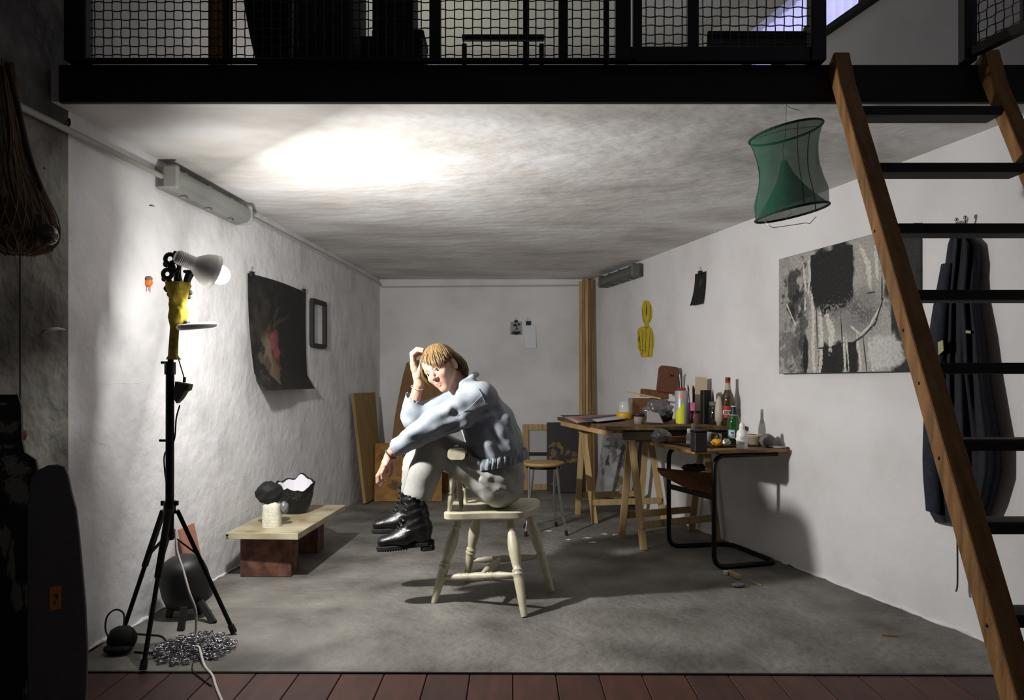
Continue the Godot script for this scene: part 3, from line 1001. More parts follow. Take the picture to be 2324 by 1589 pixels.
func build_left_wall_things() -> void:
	var O := left_out()
	# conduit along the wall, then the tube light, then a thinner cable
	var yc := 1.986
	var st := begin()
	var c0 := Vector3(left_x(1.9), yc, -1.9) + O * .014
	var c1 := Vector3(left_x(3.50), yc, -3.50) + O * .03
	tube(st, [c0, c1], .0125, 10)
	tag(done(st, "conduit_pipe", flat_mat(Color(.62, .61, .58), .6)), "pale plastic conduit pipe running along the wall to the tube light", "pipe")
	fixture("tube_light", "dusty white tube light below the ceiling on the rough white wall", Vector3(left_x(3.50), 1.985, -3.50), Vector3(left_x(4.33), 1.985, -4.33), O, .02)
	st = begin()
	tube(st, [Vector3(left_x(4.33), 2.02, -4.33) + O * .01, Vector3(left_x(7.6), 2.02, -7.6) + O * .01, Vector3(left_x(7.62) + .02, 1.99, -7.615), Vector3(right_x(7.62) - .02, 2.01, -7.615), Vector3(right_x(7.22), 1.99, -7.22) + right_out() * .008], .008, 8)
	tag(done(st, "white_cable", flat_mat(Color(.7, .69, .67), .6)), "white painted cable running from tube light round the back wall", "cable")
	# orange blob with drips
	var ob := thing("orange_blob", "small dripping orange wax blob stuck to the rough white wall", "blob", on_left(338, 640))
	st = begin()
	lump(st, stand(on_left(338, 641, .012)), Vector3(.016, .02, .016), .15, .15, 3)
	done(st, "wax", flat_mat(Color(.95, .42, .05), .5), ob)
	st = begin()
	lump(st, stand(on_left(338, 633, .013)), Vector3(.015, .012, .015), .2, .2, 4)
	done(st, "grey_top", flat_mat(Color(.45, .38, .33), .8), ob)
	for k in [[333, 648, 662], [338, 650, 660], [341, 648, 664]]:
		st = begin()
		tube(st, [on_left(k[0], k[1], .006), on_left(k[0], k[2], .004)], .0012, 5)
		done(st, "drip", flat_mat(Color(.5, .3, .12), .6), ob)
	# small nails and marks on the wall
	for k in [[208, 266], [343, 465]]:
		st = begin()
		tube(st, [on_left(k[0] - 4, k[1] + 1, .001), on_left(k[0] + 8, k[1] + 3, .012)], .002, 5)
		tag(done(st, "nail", M.black_steel), ["small dark nail in the white wall under the beam", "small nail below the tube light"][0 if k[0] < 300 else 1], "nail")
	# unstretched dark painting pinned to the wall
	var nz := paint_noise(5, .02)
	var im := canvas(320, 260, Color(.11, .105, .095))
	speckle(im, nz, .10)
	for k in [[.2, .45, .16, .25, .5, Color(.22, .2, .15), .5], [.3, .5, .22, .1, -.5, Color(.27, .25, .2), .45], [.55, .22, .1, .3, .6, Color(.05, .05, .05), .7], [.8, .6, .25, .5, 0, Color(.055, .055, .05), .8], [.45, .38, .3, .02, -.3, Color(.33, .3, .25), .5], [.3, .42, .2, .03, -.7, Color(.3, .28, .2), .5], [.25, .72, .17, .19, 1.2, Color(.36, .33, .24), .75], [.3, .82, .13, .13, 1.0, Color(.42, .38, .27), .7], [.36, .66, .15, .07, 1.3, Color(.5, .21, .22), .7], [.37, .6, .07, .13, 0.0, Color(.58, .3, .31), .6], [.22, .7, .08, .14, .2, Color(.5, .42, .37), .6], [.24, .66, .05, .09, .3, Color(.5, .42, .36), .6], [.2, .78, .05, .1, .2, Color(.25, .19, .19), .6], [.66, .3, .06, .05, 0, Color(.3, .13, .12), .5]]:
		dab(im, k[0], k[1], k[2], k[3], k[4], k[5], k[6], nz, .8)
	var dp := thing("dark_canvas", "dark unstretched canvas with a pinkish figure curling off the white wall", "painting", on_left(575, 880))
	var rows := []
	for i in 15:
		var v := i / 14.0
		var row := []
		for j in 13:
			var u := j / 12.0
			var dd := lerpf(4.48, 5.46, u)
			var off := .012 + .055 * pow(v, 2.2) * (1.0 - .5 * u) + .012 * sin(u * 5.0) * v
			if v > .86: off += .05 * (v - .86) / .14 * (.5 + absf(u - .5))
			row.append(Vector3(left_x(dd), lerpf(1.685, 1.005, v) + .012 * sin(u * PI) * (1 - v), -dd) + O * off)
		rows.append(row)
	st = begin()
	sheet(st, rows, .002)
	done(st, "canvas", picture(im, .75), dp)
	clip_at(on_left(570, 622, .02), O, dp, 1.6)
	clip_at(on_left(688, 660, .02), O, dp, 1.6)
	# small empty frame
	var fr := thing("small_black_frame", "small empty black frame hung on the wall beside the dark canvas", "frame", on_left(717, 785))
	var a := Vector3(left_x(5.58), 0, -5.58)
	var b := Vector3(left_x(5.87), 0, -5.87)
	for e in [[a, 1.645, a, 1.32], [b, 1.645, b, 1.32], [a, 1.645, b, 1.645], [a, 1.32, b, 1.32]]:
		st = begin()
		var p0: Vector3 = e[0] + Vector3(0, e[1], 0) + O * .016
		var p1: Vector3 = e[2] + Vector3(0, e[3], 0) + O * .016
		bar(st, p0, p1, .03, .03, O, .002)
		done(st, "frame_bar", M.black, fr)

func build_bench() -> void:
	var y := .258
	var root := thing("low_bench", "low bench of a pale board on red-brown blocks by the white wall", "bench", Vector3(-1.3, 0, -4.5))
	var st := begin()
	var poly := PackedVector2Array([Vector2(-1.505, 4.06), Vector2(-1.122, 4.04), Vector2(-1.074, 4.99), Vector2(-1.49, 5.0)])
	prism(st, Transform3D(Basis(Vector3(1, 0, 0), Vector3(0, 0, -1), Vector3(0, 1, 0)), Vector3(0, y - .017, 0)), poly, .034, .002)
	done(st, "top_board", M.pale_board, root)
	for k in [[508 + 8, 1218], [662, 1221]]:
		st = begin()
		lathe(st, Transform3D(Basis(Vector3(1, 0, 0), Vector3(0, 0, 1), Vector3(0, -1, 0)), P(k[0], k[1] - 3, 4.05) + Vector3(0, 0, .003)), [[0, .004], [.006, .004], [.007, 0]], 10)
		done(st, "screw", M.black_steel, root)
	var rust := noisy(83, .012, [[0, Color(.22, .13, .12)], [.4, Color(.36, .22, .18)], [.6, Color(.42, .28, .22)], [1, Color(.48, .33, .27)]], Vector3(1.6, 1.6, 1.6), .8)
	for dd in [4.157, 4.74]:
		st = begin()
		box(st, stand(Vector3(-1.329, .112, -(dd + .075))), Vector3(.274, .224, .15), .004)
		done(st, "support_block", rust, root)
	# black bowl sculpture with white inside
	var c := at_height(668, 1165, y) + Vector3(0, .003, -.02)
	var bowl := thing("jagged_bowl", "black lumpy bowl sculpture with jagged rim and white inside on the bench", "sculpture", c)
	var nz := paint_noise(9, 1.0)
	var H := func(a: float) -> float:
		return .168 + .03 * sin(a) + .026 * maxf(0, sin(a * 4.0 + 2.2)) * (1.0 if cos(a) > -.2 else .35) + .006 * sin(a * 9.0)
	var outer := []
	var inner := []
	for i in 15:
		var v := i / 14.0
		var ro := []
		var ri := []
		for j in 49:
			var a := TAU * (j % 48) / 48.0
			var r := lerpf(.058, .116, pow(v, .55)) * (1.0 + .10 * nz.get_noise_3d(cos(a) * 1.5, v * 1.5, sin(a) * 1.5))
			var hh: float = H.call(a)
			ro.append(c + Vector3(cos(a) * r, hh * v, -sin(a) * r))
			var v2 := 1.0 - v
			var r2 := lerpf(.02, .106, pow(v2, .5))
			ri.append(c + Vector3(cos(a) * r2, .02 + (hh - .028) * v2, -sin(a) * r2))
		outer.push_front(ro)
		inner.append(ri)
	st = begin()
	sheet(st, outer, .006)
	var tar := flat_mat(Color(.035, .035, .04), .3)
	tar.normal_enabled = true
	tar.normal_texture = noise_tex(91, .05, [], 14.0)
	tar.uv1_triplanar = true
	tar.uv1_scale = Vector3(5, 5, 5)
	done(st, "outer_shell", tar, bowl)
	st = begin()
	sheet(st, inner, .006)
	done(st, "white_lining", flat_mat(Color(.85, .84, .87), .8), bowl)
	st = begin()
	lathe(st, stand(c), [[0, 0], [.058, 0], [.06, .012], [0, .02]], 24)
	done(st, "foot", tar, bowl)
	# white stump with a black lump on top
	var s := at_height(617, 1195, y)
	var mush := thing("lump_on_stump", "white plaster stump carrying a black lump on the pale bench", "sculpture", s)
	st = begin()
	var pl := []
	for i in 9:
		var row := []
		var v := i / 8.0
		for j in 25:
			var a := TAU * (j % 24) / 24.0
			var sq := 1.0 / maxf(absf(cos(a)), absf(sin(a)))
			var r := .046 * lerpf(1.0, minf(sq, 1.22), .8) * (1.0 + .08 * nz.get_noise_3d(cos(a) * 2, v * 3, sin(a) * 2)) * (1.0 - .12 * pow(1 - v, 2))
			if i == 0: r *= .5
			row.append(s + Vector3(cos(a) * r, .14 * (1 - v), -sin(a) * r))
		pl.append(row)
	sheet(st, pl, .004)
	done(st, "plaster_stump", noisy(93, .03, [[0, Color(.72, .71, .64)], [1, Color(.88, .87, .82)]], Vector3(4, 4, 4), .9, 4.0), mush)
	st = begin()
	lump(st, stand(s + Vector3(-.018, .185, 0)), Vector3(.072, .06, .065), .28, .12, 12, 18, 26)
	done(st, "black_lump", flat_mat(Color(.045, .047, .055), .75), mush)
	st = begin()
	lump(st, stand(s + Vector3(.06, .1, -.02)), Vector3(.026, .034, .026), .3, .15, 14)
	done(st, "grey_lump", flat_mat(Color(.4, .41, .42), .35), mush)

func build_floor_things() -> void:
	# black drum stool behind the lamp stand
	var bs := thing("drum_stool", "stubby black stool with splayed legs behind the lamp stand", "stool", on_floor(425, 1410))
	var c := P(420, 1322, 3.46)
	var st := begin()
	var xf := frame_of(c, Vector3(1, .12, .25), Vector3(-.15, 1, .2))
	lathe(st, xf, [[0, -.105], [.075, -.1], [.1, -.085], [.108, -.03], [.106, .03], [.098, .07], [.085, .1], [.05, .118], [0, .122]], 22)
	done(st, "drum", flat_mat(Color(.03, .03, .034), .5), bs)
	for k in [[383, 1402, 392, 1360], [410, 1432, 418, 1378], [486, 1415, 455, 1365], [452, 1395, 440, 1360]]:
		st = begin()
		var f := on_floor(k[0], k[1])
		bar(st, f, P(k[2], k[3], minf(3.5, -f.z + .04)), .028, .02, Vector3.RIGHT, .003)
		done(st, "leg", M.black, bs)
	st = begin()
	panel(st, on_left(405, 1203, .035), on_left(438, 1188, .025), on_left(468, 1328, .09), on_left(437, 1344, .1), .012)
	tag(done(st, "pinkish_board", flat_mat(Color(.62, .44, .36), .8)), "small pinkish board leaning on the wall behind the drum stool", "board")
	# heap of steel chain: one chain, each link a part
	var pile := thing("steel_chain", "shiny steel chain heaped on the floor under the lamp stand", "chain", on_floor(440, 1475))
	st = begin()
	var path := []
	for i in 16:
		var a := TAU * i / 16.0
		path.append(Vector3(cos(a) * .0065 + (.008 if cos(a) > 0 else -.008), sin(a) * .0075, 0))
	tube(st, path, .0022, 5, true)
	var link := done(st, "link", M.steel, pile)
	var ctr := on_floor(440, 1478)
	link.transform = stand(Vector3(0, .02, 0))
	var r := RandomNumberGenerator.new()
	r.seed = 77
	for i in 285:
		var a := r.randf() * TAU
		var q := sqrt(r.randf())
		var hgt := .006 + (.05 * (1 - q * q) + .006) * r.randf()
		var pos := ctr + Vector3(cos(a) * q * .145, hgt, sin(a) * q * .16) - pile.position
		var bs2 := Basis.from_euler(Vector3(r.randf_range(-.9, .9) + PI / 2 * (i % 2), r.randf() * TAU, r.randf_range(-.5, .5)))
		share(link, "link", pile, Transform3D(bs2, pos))
	# black cord ball with loop
	var ball := thing("cord_ball", "black ball of wound cord on the floor by the wall", "ball", on_floor(275, 1480))
	st = begin()
	lump(st, stand(on_floor(277, 1478) + Vector3(0, .048, 0)), Vector3(.056, .05, .052), .12, .2, 21)
	lump(st, stand(on_floor(268, 1484) + Vector3(0, .02, 0)), Vector3(.055, .02, .04), .1, .2, 22)
	done(st, "wound_cord", M.rubber, ball)
	st = begin()
	tube(st, smooth_pts([on_floor(262, 1484) + Vector3(-.01, .04, 0), P(240, 1432, 3.08), P(243, 1400, 3.1), P(262, 1384, 3.1), P(280, 1392, 3.1), P(281, 1418, 3.08), P(276, 1440, 3.05)], 8), .0035, 6)
	done(st, "loop", M.rubber, ball)
	st = begin()
	tube(st, smooth_pts([on_floor(300, 1440) + Vector3(0, .004, 0), on_floor(335, 1443) + Vector3(0, .004, 0), on_floor(365, 1446) + Vector3(0, .004, 0), on_floor(378, 1460) + Vector3(0, .004, 0), on_floor(372, 1478) + Vector3(0, .004, 0), on_floor(340, 1484) + Vector3(0, .004, 0), on_floor(305, 1482) + Vector3(0, .004, 0)], 8), .0035, 6)
	done(st, "trailing_cord", M.rubber, ball)
	st = begin()
	tube(st, smooth_pts([on_floor(240, 1455) + Vector3(0, .004, 0), on_floor(222, 1468) + Vector3(0, .004, 0), on_floor(200, 1482) + Vector3(0, .004, 0)], 6), .0035, 6)
	done(st, "trailing_cord", M.rubber, ball)
	# white extension lead: hangs from the stand, then crosses the floor
	st = begin()
	var up := Vector3(0, .006, 0)
	tube(st, smooth_pts([P(398, 1205, 3.08), P(402, 1250, 3.06), P(416, 1295, 3.03), P(430, 1345, 3.0), P(444, 1385, 3.0), P(445, 1430, 3.0), P(445, 1465, 2.98) + Vector3(0, .05, 0) * 0.0, on_floor(452, 1492) + up + Vector3(0, .03, 0), on_floor(464, 1514) + up, on_floor(482, 1535) + up * .5, on_floor(490, 1560) + up * .5, on_floor(505, 1595) + up * .5, on_floor(540, 1660) + up * .5], 8), .0048, 8)
	tag(done(st, "white_lead", flat_mat(Color(.82, .81, .78), .6)), "white extension lead hanging from the light stand and crossing the floor", "cable")
	st = begin()
	tube(st, smooth_pts([on_floor(437, 1508) + up * .5, on_floor(438, 1525) + up * .5, on_floor(462, 1545) + up * .3, on_floor(480, 1558) + up * .3], 6), .0025, 6)
	tag(done(st, "thin_black_cord", M.rubber), "thin black cord leading from the chain heap onto the boards", "cable")
	# scraps on the floor
	var scraps := [[1333, 1222, 26, 5, .2], [1372, 1213, 14, 3, -.5], [1395, 1215, 22, 5, .9], [1345, 1232, 22, 3, .1], [1290, 1226, 14, 3, 0], [1245, 1206, 18, 2, 0]]
	for i in scraps.size():
		var k: Array = scraps[i]
		st = begin()
		var p := on_floor(k[0], k[1])
		var w: float = k[2] / F * -p.z / 2
		var poly := PackedVector2Array([Vector2(-w, -.012), Vector2(-w * .3, -.004), Vector2(w * .2, -.016), Vector2(w, -.002), Vector2(w * .4, .008), Vector2(w * .1, .02), Vector2(-w * .4, .007)])
		prism(st, Transform3D(Basis(Vector3.UP, k[4]) * Basis(Vector3(1, 0, 0), Vector3(0, 0, -1), Vector3(0, 1, 0)), p + Vector3(0, .003, 0)), poly, .003)
		tag(done(st, "paper_scrap", M.paper), ["largest torn white paper scrap on the floor between stool and trestle", "small white paper scrap beside the scrap at the trestle foot", "forked white paper scrap at the foot of the pine trestle leg", "thin white paper strip just in front of the largest scrap", "small white paper scrap beside the chrome stool leg", "faint thin paper scrap under the round stool"][i], "scrap", "paper scraps by the trestle")
	var wood := thing("wood_offcut", "pale wooden offcut on the floor below the tube framed table", "offcut", on_floor(1670, 1312))
	st = begin()
	bar(st, on_floor(1654, 1303) + Vector3(0, .012, 0), on_floor(1678, 1316) + Vector3(0, .012, 0), .022, .02, Vector3.UP, .002)
	done(st, "block", M.pine, wood)
	st = begin()
	bar(st, on_floor(1643, 1305) + Vector3(0, .012, 0), on_floor(1651, 1305) + Vector3(0, .012, 0), .022, .02, Vector3.UP, .002)
	done(st, "tip", M.paper, wood)
	st = begin()
	lump(st, stand(on_floor(1675, 1333) + Vector3(0, .012, 0)), Vector3(.035, .012, .02), .4, .3, 33)
	tag(done(st, "crumpled_scrap", flat_mat(Color(.4, .4, .4), .6)), "crumpled grey scrap on the floor near the wooden offcut", "scrap")
	st = begin()
	bar(st, on_floor(1705, 1322) + Vector3(0, .004, 0), on_floor(1728, 1330) + Vector3(0, .004, 0), .006, .006, Vector3.UP)
	tag(done(st, "wooden_stick", M.pine), "thin wooden stick lying near the crumpled grey scrap", "stick")
	st = begin()
	bar(st, on_floor(2002, 1443) + Vector3(0, .003, 0), on_floor(2040, 1446) + Vector3(0, .003, 0), .005, .005, Vector3.UP)
	tag(done(st, "brown_twig", M.stair_wood), "thin brown twig on the grey floor near the stairs", "twig")

# ---------- things on the back and right walls, the hanging trap, the coat
func build_back_and_right_wall_things() -> void:
	var R := right_out()
	var st: SurfaceTool
	fixture("tube_light", "grimy grey tube light on the smooth wall above the yellow figure", Vector3(right_x(7.2), 1.985, -7.2), Vector3(right_x(6.42), 1.985, -6.42), R, .35)
	# big black and white painting
	var nz := paint_noise(15, .025)
	var nf := paint_noise(16, .09)
	var im := canvas(512, 324, Color(.62, .61, .59))
	var W := Color(.78, .77, .73)
	var K := Color(.075, .075, .08)
	var G := Color(.33, .33, .33)
	var L := Color(.52, .51, .5)
	for k in [[.06, .5, .1, .6, 0.0, L, .5], [.13, .3, .07, .2, .1, Color(.2, .2, .2), .85], [.16, .42, .06, .12, 0, K, .6], [.1, .75, .1, .2, .3, G, .5], [.17, .8, .05, .35, .1, Color(.25, .25, .25), .5], [.22, .55, .035, .5, 0.0, Color(.17, .17, .18), .6]]:
		dab(im, k[0], k[1], k[2], k[3], k[4], k[5], k[6], nz, .9)
	# black slab, then bones
	im.fill_rect(Rect2i(145, 12, 165, 128), K)
	im.fill_rect(Rect2i(205, 255, 48, 69), K)
	im.fill_rect(Rect2i(292, 250, 30, 74), K)
	im.fill_rect(Rect2i(440, 0, 72, 324), Color(.12, .12, .13))
	for k in [[.44, .27, .15, .26, 0, K], [.36, .2, .09, .25, 0, K], [.52, .18, .1, .26, 0, K], [.45, .4, .16, .18, 0, K], [.4, .9, .06, .15, 0, K], [.5, .9, .05, .16, 0, K], [.6, .92, .05, .14, 0, K], [.24, .85, .025, .2, 0, K], [.9, .25, .1, .4, 0, Color(.12, .12, .13)], [.97, .5, .06, .6, 0, Color(.1, .1, .11)]]:
		dab(im, k[0], k[1], k[2], k[3], k[4], k[5], .95, nz, .25)
	for k in [[.5, .58, .14, .12, .2, L], [.66, .55, .13, .17, -.5, G], [.6, .64, .1, .1, .3, L], [.7, .45, .08, .1, .4, L]]:
		dab(im, k[0], k[1], k[2], k[3], k[4], k[5], .8, nf, .9)
	for s in [[[[.22, .12], [.24, .3], [.235, .45]], .018, W], [[[.27, .08], [.275, .22], [.26, .34]], .016, W], [[[.24, .35], [.27, .44], [.25, .5]], .025, L], [[[.29, .38], [.305, .55], [.3, .78], [.31, .97]], .022, W], [[[.36, .56], [.37, .75], [.36, .97]], .028, W], [[[.42, .58], [.45, .68], [.44, .78]], .036, W], [[[.08, .42], [.12, .52], [.15, .58]], .01, W], [[[.67, .1], [.71, .22], [.72, .34]], .026, W], [[[.76, .12], [.77, .3]], .02, W], [[[.54, .78], [.55, .97]], .014, W], [[[.56, .76], [.575, .95]], .01, W], [[[.64, .78], [.66, .97]], .014, W], [[[.72, .8], [.74, .95]], .02, W], [[[.6, .66], [.66, .72], [.72, .66], [.78, .55]], .012, W]]:
		stroke(im, s[0], s[1], s[2], .9, nf, .4)
	for s in [[[[.8, .35], [.8, .5], [.76, .64], [.68, .73], [.6, .78]], .008], [[[.34, .8], [.44, .8], [.54, .77]], .007], [[[.52, .6], [.53, .78]], .006], [[[.68, .78], [.7, .98]], .006], [[[.33, .5], [.335, .75]], .006], [[[.7, .42], [.76, .42]], .006]]:
		stroke(im, s[0], s[1], K, .9, nf, .3)
	dab(im, .82, .86, .13, .15, 0, Color(.74, .74, .73), .95, nz, .3)
	speckle(im, nf, .1)
	var pt := thing("large_painting", "large black and white painting of bone shapes on the smooth white wall", "painting", Vector3(right_x(3.96), 1.101, -3.96))
	st = begin()
	var a := Vector3(right_x(4.475), 0, -4.475) + R * .018
	var b := Vector3(right_x(3.451), 0, -3.451) + R * .018
	panel(st, a + Vector3(0, 1.761, 0), b + Vector3(0, 1.761, 0), b + Vector3(0, 1.101, 0), a + Vector3(0, 1.101, 0), .034)
	done(st, "canvas", picture(im, .7), pt)
	for e in [[a, 1.761, b, 1.761], [a, 1.101, b, 1.101]]:
		st = begin()
		bar(st, e[0] + Vector3(0, e[1], 0), e[2] + Vector3(0, e[3], 0), .033, .003, R)
		done(st, "edge_strip", M.black, pt)
	# black paper with clip
	var bp := thing("black_paper", "curled strip of black paper clipped high on the smooth wall", "paper", on_right(1592, 692))
	var rows := []
	for i in 7:
		var row := []
		for j in 4:
			var v := i / 6.0
			var dd := lerpf(5.53, 5.375, j / 3.0) + .02 * v * v
			row.append(Vector3(right_x(dd), lerpf(1.825, 1.6, v), -dd) + R * (.006 + .03 * v * v + .004 * sin(j * 2.0)))
		rows.append(row)
	st = begin()
	sheet(st, rows, .0015)
	var bim := canvas(64, 96, Color(.06, .06, .06))
	speckle(bim, nf, .08)
	dab(bim, .55, .3, .1, .12, .4, Color(.3, .3, .3), .6, nf, .8)
	done(st, "sheet", picture(bim, .85), bp)
	clip_at(on_right(1590, 619, .008), R, bp, 1.5)
	# yellow cut-out of a hooded figure
	var yf := thing("yellow_cutout", "yellow paper cut-out of a hooded figure taped to the wall", "cut-out", on_right(1465, 810))
	var out := [[1460, 684], [1466, 682], [1473, 684], [1477, 692], [1480, 705], [1479, 722], [1475, 730], [1472, 735], [1473, 741], [1478, 745], [1481, 752], [1484, 770], [1483, 785], [1481, 800], [1480, 811], [1455, 811], [1452, 798], [1448, 790], [1447, 770], [1447, 752], [1450, 745], [1456, 742], [1462, 741], [1463, 735], [1460, 730], [1457, 715], [1457, 697]]
	var c0 := on_right(1465, 740, .004)
	var fx := frame_of(c0, -right_dir(), Vector3.UP)
	var poly := PackedVector2Array()
	for p in out:
		var v := fx.affine_inverse() * on_right(p[0], p[1], .004)
		poly.append(Vector2(v.x, v.y))
	st = begin()
	prism(st, fx, poly, .002)
	done(st, "paper", noisy(85, .02, [[0, Color(.68, .6, .12)], [1, Color(.8, .73, .2)]], Vector3(2, 2, 2), .9), yf)
	st = begin()
	for ln in [[[1468, 688], [1467, 700]], [[1462, 741], [1466, 745], [1472, 741]], [[1460, 750], [1458, 770], [1459, 795], [1456, 806]], [[1466, 746], [1466, 770], [1464, 800]], [[1476, 750], [1474, 780], [1472, 808]], [[1480, 756], [1480, 790]], [[1450, 752], [1452, 775], [1453, 795], [1460, 797]], [[1457, 700], [1460, 725], [1464, 734]], [[1476, 692], [1477, 715], [1473, 731]]]:
		var q := []
		for p in ln: q.append(on_right(p[0], p[1], .0065))
		st = begin()
		tube(st, q, .0022, 4)
		done(st, "ink_line", flat_mat(Color(.28, .24, .06), .9), yf)
	st = begin()
	lump(st, Transform3D(fx.basis, on_right(1467, 705, .006)), Vector3(.012, .045, .0015), .3, .2, 3, 8, 12)
	done(st, "dark_face", flat_mat(Color(.3, .27, .2), .9), yf)
	st = begin()
	lump(st, Transform3D(fx.basis, on_right(1450, 770, .006)), Vector3(.011, .022, .0015), .3, .2, 4, 8, 12)
	done(st, "dark_patch", flat_mat(Color(.3, .27, .2), .9), yf)
	# small drawing and clipped sheet on the back wall
	var B := Vector3(0, 0, 1)
	var dim := canvas(80, 100, Color(.6, .6, .6))
	for k in [[.35, .25, .14, .1, 0, K, .9], [.75, .22, .14, .09, 0, K, .9], [.55, .35, .06, .2, 0, K, .9], [.55, .55, .2, .1, 0, G, .9], [.5, .85, .45, .16, 0, K, .9], [.55, .7, .12, .08, 0, L, .8]]:
		dab(dim, k[0], k[1], k[2], k[3], k[4], k[5], k[6], nf, .6)
	var dr := thing("small_drawing", "small black ink drawing clipped to the back wall", "drawing", on_back(1171, 760))
	st = begin()
	panel(st, on_back(1159, 730, .006), on_back(1184, 730, .006), on_back(1184, 760, .012), on_back(1158, 760, .012), .0015)
	done(st, "sheet", picture(dim, .9), dr)
	clip_at(on_back(1171, 729, .008), B, dr, 1.3)
	var ws := thing("white_sheet", "white paper sheet under a black clip beside the small drawing", "paper", on_back(1203, 790))
	st = begin()
	panel(st, on_back(1190, 735, .006), on_back(1216, 735, .006), on_back(1217, 790, .014), on_back(1191, 790, .014), .0015)
	done(st, "sheet", flat_mat(Color(.84, .85, .88), .9), ws)
	clip_at(on_back(1199, 733, .01), B, ws, 2.0)
	# bundle of battens in the corner: each one a thing
	var wood := [M.pine, M.pine.duplicate(), M.pine.duplicate()]
	wood[1].albedo_color = Color(.85, .82, .78)
	wood[2].albedo_color = Color(.72, .66, .55)
	var about := ["pine batten in the corner, outermost of the row at the back wall side", "pine batten in the corner, second of the row from the back wall side", "middle pine batten of the row standing in the corner", "greyish pine batten in the corner next to the outermost one", "greyish pine batten in the corner closest to the smooth wall"]
	for i in 5:
		st = begin()
		var bx: float = .668 + i * .0272
		var hh: float = [2.03, 2.05, 2.055, 2.04, 2.05][i]
		bar(st, Vector3(bx - .004 * (2 - i), 0, -7.40), Vector3(bx, hh, -7.50), .026, .042, Vector3.RIGHT, .002)
		tag(done(st, "batten", wood[[0, 1, 0, 2, 2][i]]), about[i], "batten", "pine battens in the corner")
	# green fish trap hanging from the beam
	var dt := 2.88
	var tc := P(1783, 301, dt)
	var bc := P(1797, 483, dt)
	var trap := thing("fish_trap", "green net fish trap hanging from the loft beam beside the stairs", "fish trap", bc)
	var rx := Vector3(1, .19, .05).normalized()
	var ry := Vector3(0, 0, -1)
	var ring := func(c: Vector3, r: float, n: int) -> Array:
		var o := []
		for i in n: o.append(c + rx * cos(TAU * i / n) * r + ry * sin(TAU * i / n) * r)
		return o
	var dk := flat_mat(Color(.05, .2, .14), .7)
	for c in [tc, bc]:
		st = begin()
		tube(st, ring.call(c, .131, 36), .0045, 7, true)
		done(st, "hoop", dk, trap)
	var net := flat_mat(Color(.1, .42, .32, .33), .9)
	net.transparency = BaseMaterial3D.TRANSPARENCY_ALPHA
	var n2 := paint_noise(19, 1.0)
	rows = []
	for i in 17:
		var v := i / 16.0
		var rr := []
		for j in 49:
			var ang := TAU * (j % 48) / 48.0
			var rad := .13 - .026 * sin(PI * minf(1, v * 1.25)) + .010 * n2.get_noise_2d(cos(ang) * 3 + 7, sin(ang) * 3 + v * 2) * sin(PI * v)
			rr.append(tc.lerp(bc, v) + rx * cos(ang) * rad + ry * sin(ang) * rad)
		rows.append(rr)
	st = begin()
	sheet(st, rows, .0006)
	done(st, "net_wall", net, trap)
	rows = []
	for i in 2:
		var rr := []
		for j in 37:
			var ang := TAU * j / 36.0
			rr.append(tc + (rx * cos(ang) + ry * sin(ang)) * (.13 if i else .004))
		rows.append(rr)
	st = begin()
	sheet(st, rows, .0006)
	done(st, "net_top", net, trap)
	rows = []
	var apex := P(1779, 366, dt)
	for i in 9:
		var v := i / 8.0
		var rr := []
		for j in 37:
			var ang := TAU * j / 36.0
			var rad := .012 + .118 * pow(v, 1.5)
			rr.append(apex.lerp(bc, v) + (rx * cos(ang) + ry * sin(ang)) * rad)
		rows.append(rr)
	st = begin()
	sheet(st, rows, .0006)
	done(st, "net_funnel", net, trap)
	for j in 3:
		st = begin()
		var ang := TAU * j / 3.0 + .5
		var pts := []
		for i in 9:
			var v := i / 8.0
			pts.append(tc.lerp(bc, v) + (rx * cos(ang) + ry * sin(ang)) * (.13 - .024 * sin(PI * minf(1, v * 1.25))))
		tube(st, pts, .0018, 5)
		done(st, "seam_cord", dk, trap)
	st = begin()
	tube(st, [P(1785, 236, 2.80), P(1784, 243, 2.82), tc], .0012, 5)
	tube(st, smooth_pts([P(1785, 240, 2.8), P(1796, 246, 2.8), P(1815, 250, 2.81)], 4), .001, 4)
	tube(st, [tc, P(1776, 338, dt), apex], .0011, 4)
	for e in [-.9, .9]:
		tube(st, [tc + rx * .13 * e, tc + Vector3(0, .012, 0)], .001, 4)
	done(st, "hanging_string", flat_mat(Color(.35, .36, .3), .8), trap)
	st = begin()
	tube(st, [P(1733, 500, dt - .05), P(1748, 514, dt - .1), P(1756, 517, dt - .1), P(1830, 506, dt - .1), P(1838, 508, dt - .1), P(1852, 492, dt - .05)], .0014, 5)
	tube(st, [bc, P(1782, 498, dt - .1)], .0011, 4)
	done(st, "wire_latch", M.steel, trap)
	# coat on a hook
	var hk := thing("coat_hook", "chrome double coat hook on the wall behind the stairs", "hook", on_right(2180, 515))
	st = begin()
	lathe(st, frame_of(on_right(2181, 512, 0), R.cross(Vector3.UP), R), [[0, 0], [.02, 0], [.02, .004], [0, .006]], 14)
	for e in [-1.0, 1.0]:
		var s = R.cross(Vector3.UP) * .022 * e
		tube(st, smooth_pts([on_right(2181, 520, .004), on_right(2181, 522, .03) + s, on_right(2181, 500, .045) + s, on_right(2181, 497, .042) + s], 5), .0045, 7)
		lump(st, stand(on_right(2181, 496, .043) + s), Vector3(.009, .009, .009), 0.0, 1.0, 1, 8, 10)
	done(st, "hook_body", M.chrome, hk)
	var coat := thing("denim_coat", "long dark navy denim coat hanging on the wall behind the stairs", "coat", on_right(2190, 1185))
